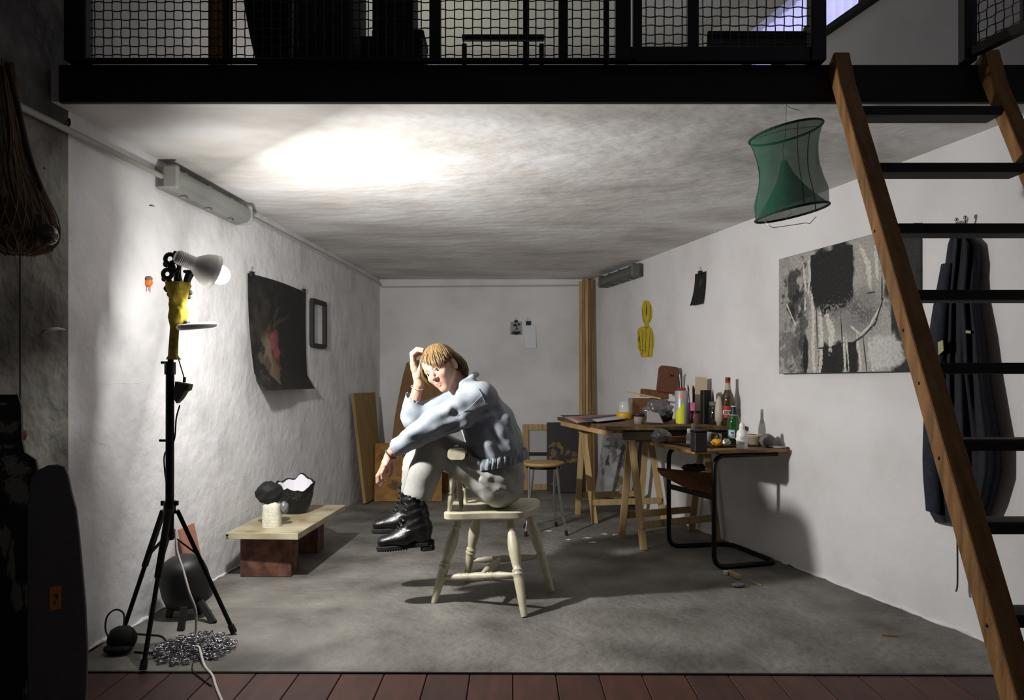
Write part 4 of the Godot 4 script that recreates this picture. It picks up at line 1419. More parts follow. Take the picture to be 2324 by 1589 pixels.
	# outline of the coat down its length: [py, left px, right px, bulge]
	var shape := [[538, 2158, 2208, .03], [556, 2152, 2224, .045], [600, 2146, 2226, .06], [630, 2142, 2224, .06], [680, 2136, 2222, .07], [760, 2128, 2236, .08], [850, 2118, 2246, .09], [930, 2114, 2258, .1], [1000, 2108, 2270, .11], [1070, 2104, 2272, .11], [1130, 2106, 2258, .1], [1165, 2112, 2246, .09], [1186, 2124, 2238, .075]]
	for layer in 2:
		var grid := []
		for i in shape.size() * 3 - 2:
			var i0 := mini(i / 3, shape.size() - 2)
			var t := i / 3.0 - i0
			var s0: Array = shape[i0]
			var s1: Array = shape[i0 + 1]
			var py := lerpf(s0[0], s1[0], t)
			var row := []
			for j in 41:
				var u := j / 40.0
				var px := lerpf(lerpf(s0[1], s1[1], t), lerpf(s0[2], s1[2], t), u)
				var bulge := lerpf(s0[3], s1[3], t)
				var off := .012 + bulge * sqrt(maxf(0, sin(PI * u))) + .016 * sin(u * 21.0 + py * .004) * sin(PI * u) + .01 * sin(u * 37.0 - py * .003) * sin(PI * u)
				if layer == 1: off = .012 if u > .02 and u < .98 else .016
				row.append(on_right(px, py, off))
			if layer == 1: row.reverse()
			grid.append(row)
		st = begin()
		sheet(st, grid, .004)
		done(st, ["front_cloth", "back_cloth"][layer], noisy(87 + layer, .03, [[0, Color(.05, .06, .085)], [.6, Color(.085, .1, .14)], [1, Color(.14, .17, .23)]], Vector3(3, 1, 3), .9), coat)
	# sleeve hanging at the side
	st = begin()
	tube(st, smooth_pts([on_right(2150, 600, .06), on_right(2132, 740, .09), on_right(2122, 900, .1), on_right(2117, 1050, .1), on_right(2122, 1160, .09)], 6), smooth_r([.03, .045, .05, .05, .045], 6), 14, false, .7)
	done(st, "sleeve", noisy(90, .03, [[0, Color(.06, .075, .11)], [.6, Color(.1, .125, .18)], [1, Color(.16, .2, .28)]], Vector3(3, 1, 3), .9), coat)
	st = begin()
	panel(st, on_right(2122, 780, .11), on_right(2140, 772, .14), on_right(2142, 796, .14), on_right(2124, 812, .11), .003)
	done(st, "cloth_label", flat_mat(Color(.6, .6, .45), .9), coat)
	st = begin()
	panel(st, on_right(2192, 750, .1), on_right(2203, 751, .1), on_right(2203, 757, .1), on_right(2192, 756, .1), .002)
	done(st, "cloth_label", flat_mat(Color(.6, .6, .45), .9), coat)
	st = begin()
	tube(st, smooth_pts([on_right(2172, 1185, .05), on_right(2173, 1260, .05), on_right(2173, 1325, .05), on_right(2170, 1343, .06)], 5), .006, 6, false, .4)
	done(st, "belt_end", M.black, coat)

# ---------- front left: concrete wall with net of floats, boards in the dark
func build_front_left_things() -> void:
	var st: SurfaceTool
	st = begin()
	tube(st, smooth_pts([on_left(100, 750, 0), on_left(112, 748, .03), on_left(132, 746, .05), on_left(148, 748, .062)], 4), smooth_r([.004, .006, .005, .002], 4), 8)
	tag(done(st, "white_peg", M.white), "white tapered peg sticking out of the concrete wall", "peg")
	st = begin()
	tube(st, smooth_pts([on_left(157, 270, 0), on_left(158, 282, .012), on_left(152, 288, .02), on_left(146, 282, .025)], 4), .004, 6)
	tag(done(st, "iron_hook", M.black_steel), "small black iron hook under the end of the loft beam", "hook")
	st = begin()
	lump(st, stand(on_left(100, 382, .0)), Vector3(.004, .004, .004), .2, .2, 2, 6, 8)
	tag(done(st, "bolt_head", M.black_steel), "small dark bolt head in the concrete wall", "bolt")
	st = begin()
	bar(st, on_left(46, 560, .001), on_left(46, 1100, .001), .003, .004, left_dir())
	structure(st, "trim_4", M.black, "dark upright joint in the concrete wall")
	# glass floats in a net
	var fg := flat_mat(Color(.22, .16, .12, .7), .08)
	fg.transparency = BaseMaterial3D.TRANSPARENCY_ALPHA
	var spots := [[106, 533, 24], [66, 540, 24], [24, 546, 25], [40, 500, 24], [-12, 520, 25], [84, 505, 20], [4, 496, 22], [58, 475, 20], [20, 466, 20]]
	for i in spots.size():
		var s: Array = spots[i]
		st = begin()
		var dd: float = 2.44 + .05 * (i % 3)
		lump(st, stand(P(s[0], s[1], dd)), Vector3.ONE * s[2] / F * dd, .02, .1, 40 + i, 16, 22)
		tag(done(st, "glass_float", fg), "dark glass float hanging in the brown fishing net", "float", "glass floats in the net")
	var bag := thing("fishing_net", "brown fishing net bag of glass floats hanging on the concrete wall", "net", P(40, 575, 2.5))
	var brown := flat_mat(Color(.36, .27, .18, .35), .9)
	brown.transparency = BaseMaterial3D.TRANSPARENCY_ALPHA
	var rows := []
	var prof := [[0, 140, .035], [6, 220, .042], [12, 290, .052], [20, 370, .068], [30, 440, .09], [36, 490, .112], [38, 530, .122], [38, 560, .108], [38, 576, .05]]
	for i in prof.size():
		var p: Array = prof[i]
		var rr := []
		for j in 37:
			var a := TAU * (j % 36) / 36.0
			var r: float = p[2] * (1.0 + .12 * sin(a * 5.0 + i * .3))
			rr.append(P(p[0], p[1], 2.49) + Vector3(cos(a) * r, 0, -sin(a) * r * .8))
		rows.append(rr)
	st = begin()
	sheet(st, rows, .001)
	done(st, "net_cloth", brown, bag)
	st = begin()
	var r2 := RandomNumberGenerator.new()
	r2.seed = 5
	for j in 26:
		var pts := []
		for i in prof.size():
			var p: Array = prof[i]
			var a := TAU * j / 26.0 + .12 * i
			var r: float = p[2] * 1.03 * (1.0 + .12 * sin(a * 5.0 + i * .3))
			pts.append(P(p[0], p[1], 2.49) + Vector3(cos(a) * r, r2.randf_range(-.004, .004), -sin(a) * r * .8))
		tube(st, smooth_pts(pts, 3), .0018, 4)
	for j in 26:
		var pts := []
		for i in prof.size():
			var p: Array = prof[i]
			var a := TAU * j / 26.0 - .12 * i
			var r: float = p[2] * 1.03 * (1.0 + .12 * sin(a * 5.0 + i * .3))
			pts.append(P(p[0], p[1], 2.49) + Vector3(cos(a) * r, r2.randf_range(-.004, .004), -sin(a) * r * .8))
		tube(st, smooth_pts(pts, 3), .0018, 4)
	done(st, "net_cord", flat_mat(Color(.48, .37, .24), .8), bag)
	st = begin()
	tube(st, smooth_pts([P(16, 145, 2.45), P(42, 250, 2.42), P(62, 340, 2.41), P(90, 420, 2.41), P(95, 432, 2.42)], 6), .008, 7)
	tube(st, smooth_pts([P(4, 150, 2.44), P(22, 300, 2.42), P(20, 380, 2.41), P(40, 480, 2.42)], 6), .004, 6)
	done(st, "rope", flat_mat(Color(.17, .13, .09), .9), bag)
	# dark deck standing upright with an orange sticker
	var dk := thing("dark_deck", "dark grey skate deck standing upright with a small orange sticker", "deck", P(125, 1640, 2.38))
	var fx := frame_of(P(130, 1350, 2.38), Vector3(1, 0, -.25), Vector3(-.02, 1, -.04))
	var poly := PackedVector2Array()
	for p in [[98, 1062], [108, 1056], [128, 1055], [142, 1060], [150, 1080], [158, 1120], [168, 1160], [174, 1210], [182, 1290], [190, 1380], [195, 1480], [194, 1560], [192, 1615], [180, 1640], [90, 1640], [76, 1600], [72, 1480], [70, 1300], [68, 1150], [74, 1085], [84, 1068]]:
		poly.append(Vector2((p[0] - 130.0) / F * 2.38, (1350.0 - p[1]) / F * 2.38))
	st = begin()
	prism(st, fx, poly, .014, .003)
	done(st, "board", noisy(95, .03, [[0, Color(.33, .33, .33)], [1, Color(.4, .4, .395)]], Vector3(4, 4, 4), .95), dk)
	st = begin()
	var nf := paint_noise(17, .1)
	var im := canvas(24, 48, Color(.78, .5, .18))
	stroke(im, [[.3, .4], [.7, .35], [.5, .6], [.3, .75]], .06, Color(.25, .15, .06), .9, nf, .2)
	var s0 := fx * Vector3((128 - 130.0) / F * 2.38, (1350.0 - 1358) / F * 2.38, .009)
	panel(st, s0 + fx.basis * Vector3(-.016, .037, 0), s0 + fx.basis * Vector3(.017, .04, 0), s0 + fx.basis * Vector3(.017, -.03, 0), s0 + fx.basis * Vector3(-.015, -.035, 0), .001)
	done(st, "orange_sticker", picture(im, .8), dk)
	# black board with pale squiggles leaning beside it
	var sb := thing("patterned_board", "black board with pale squiggly markings leaning by the concrete wall", "board", P(20, 1630, 2.4))
	im = canvas(160, 420, Color(.08, .08, .085))
	for s in [[[[.55, .17], [.7, .19], [.95, .17]], .02], [[[.5, .3], [.62, .28], [.85, .275]], .02], [[[.6, .42], [.72, .44], [.74, .55], [.7, .6]], .07], [[[.5, .68], [.66, .68], [.68, .74], [.82, .76], [.98, .735]], .022], [[[.98, .86], [.86, .87], [.86, .92], [.72, .95]], .022], [[[.55, .09], [.7, .1]], .02]]:
		stroke(im, s[0], s[1], Color(.5, .49, .44), .85, nf, .5)
	var bx := frame_of(P(-10, 1300, 2.46), Vector3(1, 0, -.15), Vector3(0, 1, -.05))
	poly = PackedVector2Array()
	rows = []
	var prof2 := [[896, -30, 28], [920, -60, 36], [1000, -70, 40], [1028, -75, 46], [1045, -80, 70], [1090, -85, 80], [1200, -90, 82], [1400, -90, 84], [1600, -85, 84], [1625, -70, 70]]
	for k in prof2:
		var rr := []
		for j in 5:
			var px := lerpf(k[1], k[2], j / 4.0)
			rr.append(bx * Vector3((px + 10.0) / F * 2.46, (1300.0 - k[0]) / F * 2.46, .006 * sin(PI * j / 4.0)))
		rows.append(rr)
	st = begin()
	sheet(st, rows, .016)
	done(st, "board", picture(im, .6), sb)
	st = begin()
	lump(st, stand(P(45, 985, 2.52)), Vector3(.022, .027, .022), .05, .1, 51)
	tag(done(st, "red_float", flat_mat(Color(.36, .06, .05), .5)), "small dull red ball against the concrete wall", "ball")

# ---------- chair
const SEAT_Y := .447
func turned(st: SurfaceTool, a: Vector3, b: Vector3, prof: Array) -> void:   # a turned stick: [radius, 0..1 from a to b]
	var L := a.distance_to(b)
	var p := []
	for k in prof: p.append([k[0], (k[1] - .5) * L])
	lathe(st, bar_frame(a, b, Vector3.RIGHT), p, 16)
const RAIL_Y := .715
func rail_pts() -> Array:
	return smooth_pts([P(1036, 1031, 3.525), P(1037, 1028, 3.62), P(1036, 1024, 3.78), P(1035, 1022, 3.92), P(1040, 1022, 4.0)], 5)
func build_chair() -> void:
	var root := thing("windsor_chair", "cream painted wooden chair with turned legs and a low back rail", "chair", Vector3(-.09, 0, -3.77))
	var st := begin()
	# seat: saddle shaped slab, outline in x and d
	var ctr := Vector2(-.085, 3.80)
	var ol := [[-.312, 3.575], [-.25, 3.562], [-.18, 3.575], [-.1, 3.585], [-.02, 3.588], [.05, 3.605], [.10, 3.68], [.128, 3.8], [.142, 3.92], [.135, 4.0], [.10, 4.035], [0, 4.03], [-.1, 4.04], [-.2, 4.04], [-.275, 4.025], [-.3, 3.98], [-.31, 3.85], [-.317, 3.7]]
	var loop := []
	for k in ol: loop.append(Vector3(k[0], 0, -k[1]))
	loop = smooth_pts(loop, 4, true)
	var rings := []
	for k in [[.0, -.012, 1], [.45, -.012, 1], [.8, -.004, 1], [.97, .0, 1], [1.0, -.006, 1], [1.0, -.03, 0], [.97, -.036, 0], [.6, -.038, 0], [0.0, -.038, 0]]:
		var row := []
		for v in loop:
			row.append(Vector3(lerpf(ctr.x, v.x, k[0]), SEAT_Y + k[1], lerpf(-ctr.y, v.z, k[0])))
		rings.append(row)
	st.set_smooth_group(0)
	var n: int = loop.size()
	for i in rings.size() - 1:
		if i == 3 or i == 4 or i == 5: st.set_smooth_group(i)
		for j in n:
			var a: Vector3 = rings[i][j]
			var b: Vector3 = rings[i][(j + 1) % n]
			var c: Vector3 = rings[i + 1][(j + 1) % n]
			var e: Vector3 = rings[i + 1][j]
			if i == 0: tri(st, a, e, c)
			elif i == rings.size() - 2: tri(st, a, e, b)
			else: quad(st, a, e, c, b)
		st.set_smooth_group(0)
	done(st, "seat", M.cream_paint, root)
	var prof := [[.013, 0], [.0155, .04], [.02, .22], [.0235, .36], [.0225, .385], [.027, .4], [.027, .412], [.02, .425], [.0255, .44], [.0255, .452], [.019, .465], [.021, .5], [.027, .6], [.0285, .66], [.0265, .74], [.02, .82], [.0175, .84], [.0235, .855], [.0235, .868], [.0185, .885], [.019, .93], [.0185, 1]]
	var legs := [[on_floor(984, 1369), P(1044, 1178, 3.70)], [on_floor(1190, 1401), P(1156, 1180, 3.66)], [on_floor(1057, 1321), P(1086, 1180, 3.93)], [on_floor(1252, 1343), P(1196, 1172, 3.92)]]
	for k in legs:
		var t: Vector3 = k[1]
		t.y = SEAT_Y - .03
		k[1] = t
		st = begin()
		turned(st, k[0], t, prof)
		done(st, "leg", M.cream_paint, root)
	var sp := [[.009, 0], [.0115, .1], [.0165, .25], [.0145, .29], [.0185, .31], [.013, .325], [.0185, .345], [.014, .36], [.0185, .45], [.0185, .52], [.014, .6], [.0185, .62], [.013, .635], [.0185, .655], [.0145, .67], [.0175, .76], [.0115, .9], [.009, 1]]
	var m := []
	for k in [[0, 1, .285], [2, 3, .29]]:
		var a: Vector3 = legs[k[0]][0].lerp(legs[k[0]][1], k[2])
		var b: Vector3 = legs[k[1]][0].lerp(legs[k[1]][1], k[2] + .12)
		st = begin()
		turned(st, a, b, sp)
		done(st, "stretcher", M.cream_paint, root)
		m.append([a, b])
	st = begin()
	turned(st, m[0][0].lerp(m[0][1], .52), m[1][0].lerp(m[1][1], .45), [[.009, 0], [.012, .1], [.0185, .3], [.0205, .5], [.0185, .7], [.012, .9], [.009, 1]])
	done(st, "cross_stretcher", M.cream_paint, root)
	# low back rail over turned spindles
	var rp := rail_pts()
	st = begin()
	var cr := []
	for i in rp.size():
		var t: Vector3 = (rp[mini(i + 1, rp.size() - 1)] - rp[maxi(i - 1, 0)]).normalized()
		var s: Vector3 = t.cross(Vector3.UP).normalized()
		var u: Vector3 = s.cross(t)
		var row := []
		for v in round_rect(.083, .055, .018, 3):
			row.append(rp[i] + s * v.x * (.93 if i == 0 else 1.0) + u * v.y * (.93 if i == 0 else 1.0))
		cr.append(row)
	for i in cr.size() - 1:
		var nn: int = cr[i].size()
		st.set_smooth_group(1)
		for j in nn:
			quad(st, cr[i][j], cr[i][(j + 1) % nn], cr[i + 1][(j + 1) % nn], cr[i + 1][j])
	st.set_smooth_group(-1)
	for e in [0, cr.size() - 1]:
		for j in range(1, cr[e].size() - 1):
			if e == 0: tri(st, cr[e][0], cr[e][j + 1], cr[e][j])
			else: tri(st, cr[e][0], cr[e][j], cr[e][j + 1])
	done(st, "back_rail", M.cream_paint, root)
	for k in [[1022, 1160, 3.62, 1031, 1042], [1050, 1150, 3.78, 1036, 1036], [1060, 1148, 3.9, 1037, 1034]]:
		st = begin()
		var a := P(k[0], k[1], k[2])
		a.y = SEAT_Y - .006
		var b := P(k[3], k[4], k[2] - .01)
		turned(st, Vector3(a.x - .006, a.y, a.z), b, [[.0105, 0], [.0115, .1], [.0165, .2], [.018, .3], [.0125, .345], [.0175, .36], [.0125, .385], [.0145, .42], [.0155, .6], [.013, .85], [.011, 1]])
		done(st, "spindle", M.cream_paint, root)

# ---------- stool, boards and canvases at the back
func build_stool_and_boards() -> void:
	var st: SurfaceTool
	var sc := P(1233, 1054, 5.42)
	var stool := thing("round_stool", "round stool with plywood seat and thin chrome legs", "stool", Vector3(sc.x, 0, sc.z))
	st = begin()
	lathe(st, stand(Vector3(sc.x, .468, sc.z)), [[0, -.004], [.13, -.004], [.15, .003], [.156, .013], [.154, .02], [.146, .024], [.09, .019], [0, .016]], 32)
	done(st, "seat", M.ply, stool)
	for k in [[1200, 1072, 1193, 1218, 5.32], [1264, 1072, 1286, 1216, 5.34], [1259, 1072, 1262, 1195, 5.55], [1212, 1074, 1191, 1199, 5.52]]:
		st = begin()
		var t := P(k[0], k[1], k[4])
		t.y = .464
		var f := on_floor(k[2], k[3])
		var mid := t.lerp(f, .5) + (sc - t) * Vector3(.12, 0, .12)
		tube(st, smooth_pts([t, mid, f.lerp(t, .06)], 6), .0085, 10)
		var leg := done(st, "leg", M.chrome, stool)
		st = begin()
		tube(st, [f.lerp(t, .075), f + Vector3(0, .001, 0)], [.011, .012], 10)
		done(st, "rubber_tip", M.rubber, leg)
	st = begin()
	var ring := []
	for i in 24: ring.append(Vector3(sc.x + cos(TAU * i / 24) * .115, .455, sc.z + sin(TAU * i / 24) * .115))
	tube(st, ring, .008, 8, true)
	done(st, "ring", M.black_steel, stool)
	# surfboard-like plywood shape leaning on the back wall
	var poly := PackedVector2Array()
	for p in [[930, 815], [916, 822], [909, 848], [903, 880], [897, 915], [891, 955], [887, 1000], [885, 1050], [885, 1122], [1018, 1122], [1016, 1040], [1010, 960], [1002, 890], [990, 840], [980, 818]]:
		poly.append(Vector2((p[0] - 950.0) / F * 7.35, (1122.0 - p[1]) / F * 7.35))
	st = begin()
	prism(st, frame_of(P(950, 1118, 7.35) * Vector3(1, 0, 1) + Vector3(0, .002, 0), Vector3.RIGHT, Vector3(0, 1, -.18)), poly, .012, .001)
	tag(done(st, "shaped_board", noisy(97, .01, [[0, Color(.4, .27, .1)], [.5, Color(.5, .35, .14)], [1, Color(.56, .4, .18)]], Vector3(1, .4, 1), .6)), "round topped brown plywood board leaning against the back wall", "board")
	# wide plank leaning on the left wall
	st = begin()
	panel(st, Vector3(-1.36, .955, -6.56), Vector3(-1.30, .955, -7.25), Vector3(-1.205, .014, -7.12), Vector3(-1.262, .014, -6.6), .026)
	tag(done(st, "leaning_plank", noisy(98, .012, [[0, Color(.44, .35, .2)], [.5, Color(.55, .46, .28)], [1, Color(.62, .52, .33)]], Vector3(3, .3, 3), .8)), "pale brown board leaning upright against the rough wall near the corner", "plank")
	# ochre panel on the floor
	var nf := paint_noise(27, .03)
	var im := canvas(200, 180, Color(.55, .38, .09))
	speckle(im, nf, .12)
	for i in 26:
		dab(im, rng.randf(), rng.randf(), rng.randf_range(.03, .12), rng.randf_range(.03, .1), rng.randf() * 3, [Color(.3, .19, .05), Color(.66, .48, .13), Color(.22, .15, .06), Color(.62, .4, .1)][i % 4], .6, nf, .9)
	st = begin()
	var p0 := on_floor(850, 1139)
	panel(st, P(852, 1007, 7.0), P(1003, 1004, 7.0), on_floor(1003, 1139) + Vector3(0, .002, 0), p0 + Vector3(0, .002, 0), .016)
	tag(done(st, "ochre_panel", picture(im, .6)), "blotchy ochre painted panel standing on the floor by the back wall", "painting")
	# stretcher frame, seen from behind, with canvas
	var fr := thing("stretcher_frame", "pine canvas stretcher frame leaning on the back wall behind the stool", "frame", on_back(1230, 1108))
	var z := 7.50
	var x0 := (1186.0 - 1162) / F * z
	var x1 := x0 + .52
	var y1 := .64
	for e in [[x0 + .03, 0.0, x0 + .03, y1, .06], [x1 - .03, 0.0, x1 - .03, y1, .06], [x0 + .06, y1 - .028, x1 - .06, y1 - .028, .056], [x0 + .06, .03, x1 - .06, .03, .056]]:
		st = begin()
		bar(st, Vector3(e[0], e[1] + .002, -z), Vector3(e[2], e[3] + .002, -z), e[4], .022, Vector3.RIGHT if e[0] == e[2] else Vector3.UP, .002)
		done(st, "frame_bar", M.pine, fr)
	st = begin()
	bar(st, Vector3(x0 + .06, .355, -z), Vector3(x1 - .06, .355, -z), .03, .02, Vector3.UP, .002)
	done(st, "cross_bar", M.black, fr)
	st = begin()
	box(st, stand(Vector3((x0 + x1) / 2, y1 / 2 + .002, -z - .014)), Vector3(.52, .63, .004))
	done(st, "canvas_back", flat_mat(Color(.72, .71, .72), .9), fr)
	# dark painting with ochre bones
	im = canvas(150, 300, Color(.055, .05, .045))
	speckle(im, nf, .06)
	for s in [[[[.05, .35], [.3, .3], [.45, .36]], .035], [[[.2, .34], [.22, .55]], .05], [[[.42, .3], [.5, .5]], .03], [[[.55, .46], [.75, .42], [.9, .5]], .04], [[[.6, .55], [.8, .58], [.92, .5]], .04], [[[.35, .6], [.42, .66]], .04], [[[.1, .45], [.12, .62]], .03], [[[.1, .88], [.3, .92]], .03]]:
		stroke(im, s[0], s[1], Color(.5, .36, .13), .8, nf, .8)
	for k in [[.66, .5, .08, .05, Color(.04, .035, .03)], [.3, .5, .05, .06, Color(.3, .17, .07)], [.85, .45, .1, .04, Color(.32, .24, .16)]]:
		dab(im, k[0], k[1], k[2], k[3], 0, k[4], .8, nf, .6)
	st = begin()
	panel(st, P(1241, 959, 7.3), P(1315, 958, 7.3), P(1315, 1116, 7.22), P(1241, 1116, 7.22), .02)
	tag(done(st, "dark_painting", picture(im, .55)), "dark painting with ochre bone shapes behind the stool and trestle", "painting")
	# pale grey painting curled against the right wall under the table
	im = canvas(200, 200, Color(.62, .62, .63))
	for i in 40:
		dab(im, rng.randf_range(.05, .95), rng.randf_range(.02, .9), rng.randf_range(.02, .14), rng.randf_range(.02, .1), rng.randf() * 3, [Color(.2, .2, .2), Color(.38, .38, .38), Color(.72, .72, .71), Color(.45, .43, .38)][i % 4], .55, nf, 1.0)
	dab(im, .72, .78, .06, .1, .3, Color(.45, .4, .2), .7, nf, .9)
	dab(im, .3, .5, .05, .08, .3, Color(.12, .12, .12), .7, nf, .9)
	var rows := []
	for i in 8:
		var v := i / 7.0
		var row := []
		for j in 8:
			var u := j / 7.0
			var dd := lerpf(7.22, 6.4, u)
			row.append(Vector3(right_x(dd), lerpf(.66, .02, v) + .05 * u * v, -dd) + right_out() * (.03 + .10 * v + .05 * sin(u * PI) * v))
		rows.append(row)
	st = begin()
	sheet(st, rows, .003)
	tag(done(st, "grey_painting", picture(im, .9)), "loose pale grey painting leaning on the wall under the trestle table", "painting")

# ---------- trestle table
const TABLE_Y := .775
func build_trestle_table() -> void:
	var root := thing("trestle_table", "paint stained board table on two pine trestles against the wall", "table", Vector3(.85, 0, -5.6))
	var st := begin()
	var flatf := Transform3D(Basis(Vector3(1, 0, 0), Vector3(0, 0, -1), Vector3(0, 1, 0)), Vector3(0, TABLE_Y - .013, 0))
	prism(st, flatf, PackedVector2Array([Vector2(.590, 4.84), Vector2(1.475, 4.84), Vector2(1.15, 6.12), Vector2(.36, 6.12)]), .026, .002)
	done(st, "table_top", noisy(99, .012, [[0, Color(.2, .14, .08)], [.4, Color(.34, .25, .15)], [.7, Color(.46, .34, .2)], [1, Color(.56, .44, .28)]], Vector3(2, 2, 2), .7), root)
	st = begin()
	bar(st, Vector3(.70, TABLE_Y - .055, -4.88), Vector3(1.44, TABLE_Y - .055, -4.88), .07, .022, Vector3.UP, .002)
	done(st, "apron", noisy(101, .012, [[0, Color(.14, .1, .07)], [1, Color(.24, .17, .11)]], Vector3(.5, 2, 2), .8), root)
	st = begin()
	bar(st, Vector3(.615, TABLE_Y - .045, -4.87), Vector3(.395, TABLE_Y - .045, -6.05), .036, .03, Vector3.UP, .002)
	done(st, "edge_batten", M.pine, root)
	var tr := [[Vector3(.545, .70, -5.93), Vector3(1.06, .70, -6.03), [[.523, 6.145], [.615, 5.724]], [[1.04, 6.25], [1.15, 5.83]]], [Vector3(.775, .70, -5.03), Vector3(1.31, .70, -5.26), [[.741, 5.205], [.824, 4.823]], [[1.27, 5.46], [1.36, 5.1]]]]
	for t in tr:
		st = begin()
		bar(st, t[0] + Vector3(-.03, -.012, 0), t[1] + Vector3(.03, -.012, 0), .06, .03, Vector3.UP, .002)
		done(st, "trestle_beam", M.pine, root)
		var f := [[], []]
		for e in 2:
			for k in 2:
				var xd: Array = t[2 + e][k]
				var foot := Vector3(xd[0], 0.0, -xd[1])
				var top: Vector3 = t[e] + Vector3(0, -.0, .026 if k == 1 else -.026)
				st = begin()
				bar(st, foot, top, .045, .022, Vector3.RIGHT, .002)
				done(st, "trestle_leg", M.pine, root)
				f[k].append(foot.lerp(top, .22))
		for k in 2:
			st = begin()
			var zz := Vector3(0, 0, .022 if k == 1 else -.022)
			bar(st, f[k][0] + zz, f[k][1] + zz, .045, .02, Vector3.UP, .002)
			done(st, "stretcher", M.pine, root)

# ---------- small things on the trestle table
func on_table(px: float, py: float) -> Vector3:      # the foot of a thing on the table top
	return at_height(px, py, TABLE_Y)
func label_band(st: SurfaceTool, base: Vector3, r: float, y0: float, y1: float, a0: float, a1: float) -> void:
	var rows := []
	for i in 2:
		var row := []
		for j in 13:
			var a := lerpf(a0, a1, j / 12.0)
			row.append(base + Vector3(sin(a) * r, y1 if i == 0 else y0, cos(a) * r))
		rows.append(row)
	sheet(st, rows, .0008)
func letters(txt: String, size: float, at: Transform3D, m: Material, parent: Node3D) -> void:
	var t := TextMesh.new()
	var f := SystemFont.new()
	f.font_names = PackedStringArray(["Droid Sans"])
	f.font_weight = 700
	t.font = f
	t.text = txt
	t.font_size = 32
	t.pixel_size = size / 32.0
	t.depth = .0008
	var o := MeshInstance3D.new()
	o.mesh = t
	o.name = "lettering"
	o.material_override = m
	parent.add_child(o, true)
	o.transform = at
	o.position -= where(parent)
func coloured_glass(c: Color, a: float) -> StandardMaterial3D:
	var m := glass(c, a)
	m.metallic_specular = .6
	return m
func one(called: String, label: String, cat: String, m: Material, f: Callable, group := "") -> MeshInstance3D:
	var st := begin()
	f.call(st)
	var o := done(st, called, m)
	tag(o, label, cat, group)
	return o
func build_table_things() -> void:
	var st: SurfaceTool
	# sheets of paper on the far end, one on another
	var Y := TABLE_Y
	var sheets := [[[1272, 944], [1345, 940], [1420, 952], [1330, 962], Color(.14, .12, .12), "black sheet of card under the papers on the table"], [[1280, 948], [1385, 941], [1410, 954], [1310, 962], Color(.72, .66, .6), "pale buff sheet of paper on the trestle table"], [[1300, 949], [1400, 943], [1415, 953], [1318, 962], Color(.62, .42, .42), "pinkish sheet of paper on the trestle table"], [[1318, 954], [1398, 946], [1412, 954], [1345, 965], Color(.28, .28, .34), "dark blue grey sheet of paper on the trestle table"], [[1345, 957], [1412, 947], [1420, 955], [1362, 965], Color(.75, .75, .76), "white sheet of paper topmost of the papers on the table"]]
	for i in sheets.size():
		var s: Array = sheets[i]
		var pl := PackedVector2Array()
		for k in 4:
			var v := at_height(s[k][0], s[k][1], Y)
			pl.append(Vector2(clampf(v.x, .3, 1.2), clampf(-v.z, 5.1, 6.5)))
		st = begin()
		prism(st, Transform3D(Basis(Vector3(1, 0, 0), Vector3(0, 0, -1), Vector3(0, 1, 0)), Vector3(0, Y + .0025 + i * .003, 0)), pl, .003)
		tag(done(st, "paper_sheet", flat_mat(s[4], .9)), s[5], "paper", "papers on the trestle table")
	# jar with yellow lid
	var p := on_table(1416, 951)
	var jar := thing("upturned_jar", "glass jar standing upside down on its yellow lid on the table", "jar", p)
	st = begin()
	lathe(st, stand(p), [[0, 0], [.052, 0], [.056, .006], [.056, .044], [.052, .05], [0, .05]], 24)
	done(st, "yellow_lid", flat_mat(Color(.8, .6, .07), .5), jar)
	st = begin()
	lathe(st, stand(p), [[.042, .051], [.042, .1], [.036, .125], [.02, .138], [0, .14]], 24)
	done(st, "glass_body", M.glass, jar)
	# small pot
	p = on_table(1450, 963)
	var pot := thing("small_pot", "small grey pot with a black rim at the table edge", "pot", p)
	st = begin()
	lathe(st, stand(p), [[0, 0], [.03, 0], [.034, .055], [.031, .055], [.028, .01], [0, .01]], 20)
	done(st, "body", flat_mat(Color(.5, .47, .42), .8), pot)
	st = begin()
	lathe(st, stand(p), [[.034, .052], [.039, .053], [.039, .07], [.033, .072], [0, .066]], 20)
	done(st, "black_rim", M.black, pot)
	# pale open box with things in it
	p = on_table(1470, 950)
	var bx := thing("card_box", "grey brown cardboard box with a pale front edge on the table", "box", p + Vector3(0, 0, -.12))
	var bc := p + Vector3(0, .075, -.14)
	for e in [[0, 0, .1, .22, .13, .006], [0, 0, -.1, .22, .13, .006]]:
		st = begin()
		box(st, stand(bc + Vector3(0, 0, e[2])), Vector3(e[3], .15, .006), .001)
		done(st, "panel", M.brown_card, bx)
	for e in [-.108, .108]:
		st = begin()
		box(st, stand(bc + Vector3(e, 0, 0)), Vector3(.006, .15, .194), .001)
		done(st, "panel", flat_mat(Color(.6, .55, .44), .9), bx)
	st = begin()
	box(st, stand(bc + Vector3(0, -.071, 0)), Vector3(.21, .006, .194), .001)
	done(st, "bottom", M.brown_card, bx)
	var b2 := bc + Vector3(.09, .075, -.02)
	one("wooden_tray", "brown wooden tray lying askew on the cardboard box", "tray", M.brown_card, func(s): 
		box(s, Transform3D(Basis(Vector3(0, 0, 1), -.1), b2 + Vector3(0, .035, 0)), Vector3(.22, .06, .14), .004))
	one("flat_strip", "pale wooden strip sticking out over the box", "strip", M.pine, func(s): bar(s, P(1422, 889, 5.75), P(1500, 905, 5.7), .012, .006, Vector3.UP))
	var bcase := thing("brown_case", "brown rounded leather case propped up among the brushes", "case", P(1515, 900, 5.72))
	st = begin()
	prism(st, frame_of(P(1515, 862, 5.72), Vector3(1, -.13, 0), Vector3(.12, 1, -.1)), round_rect(.145, .2, .025), .05, .006)
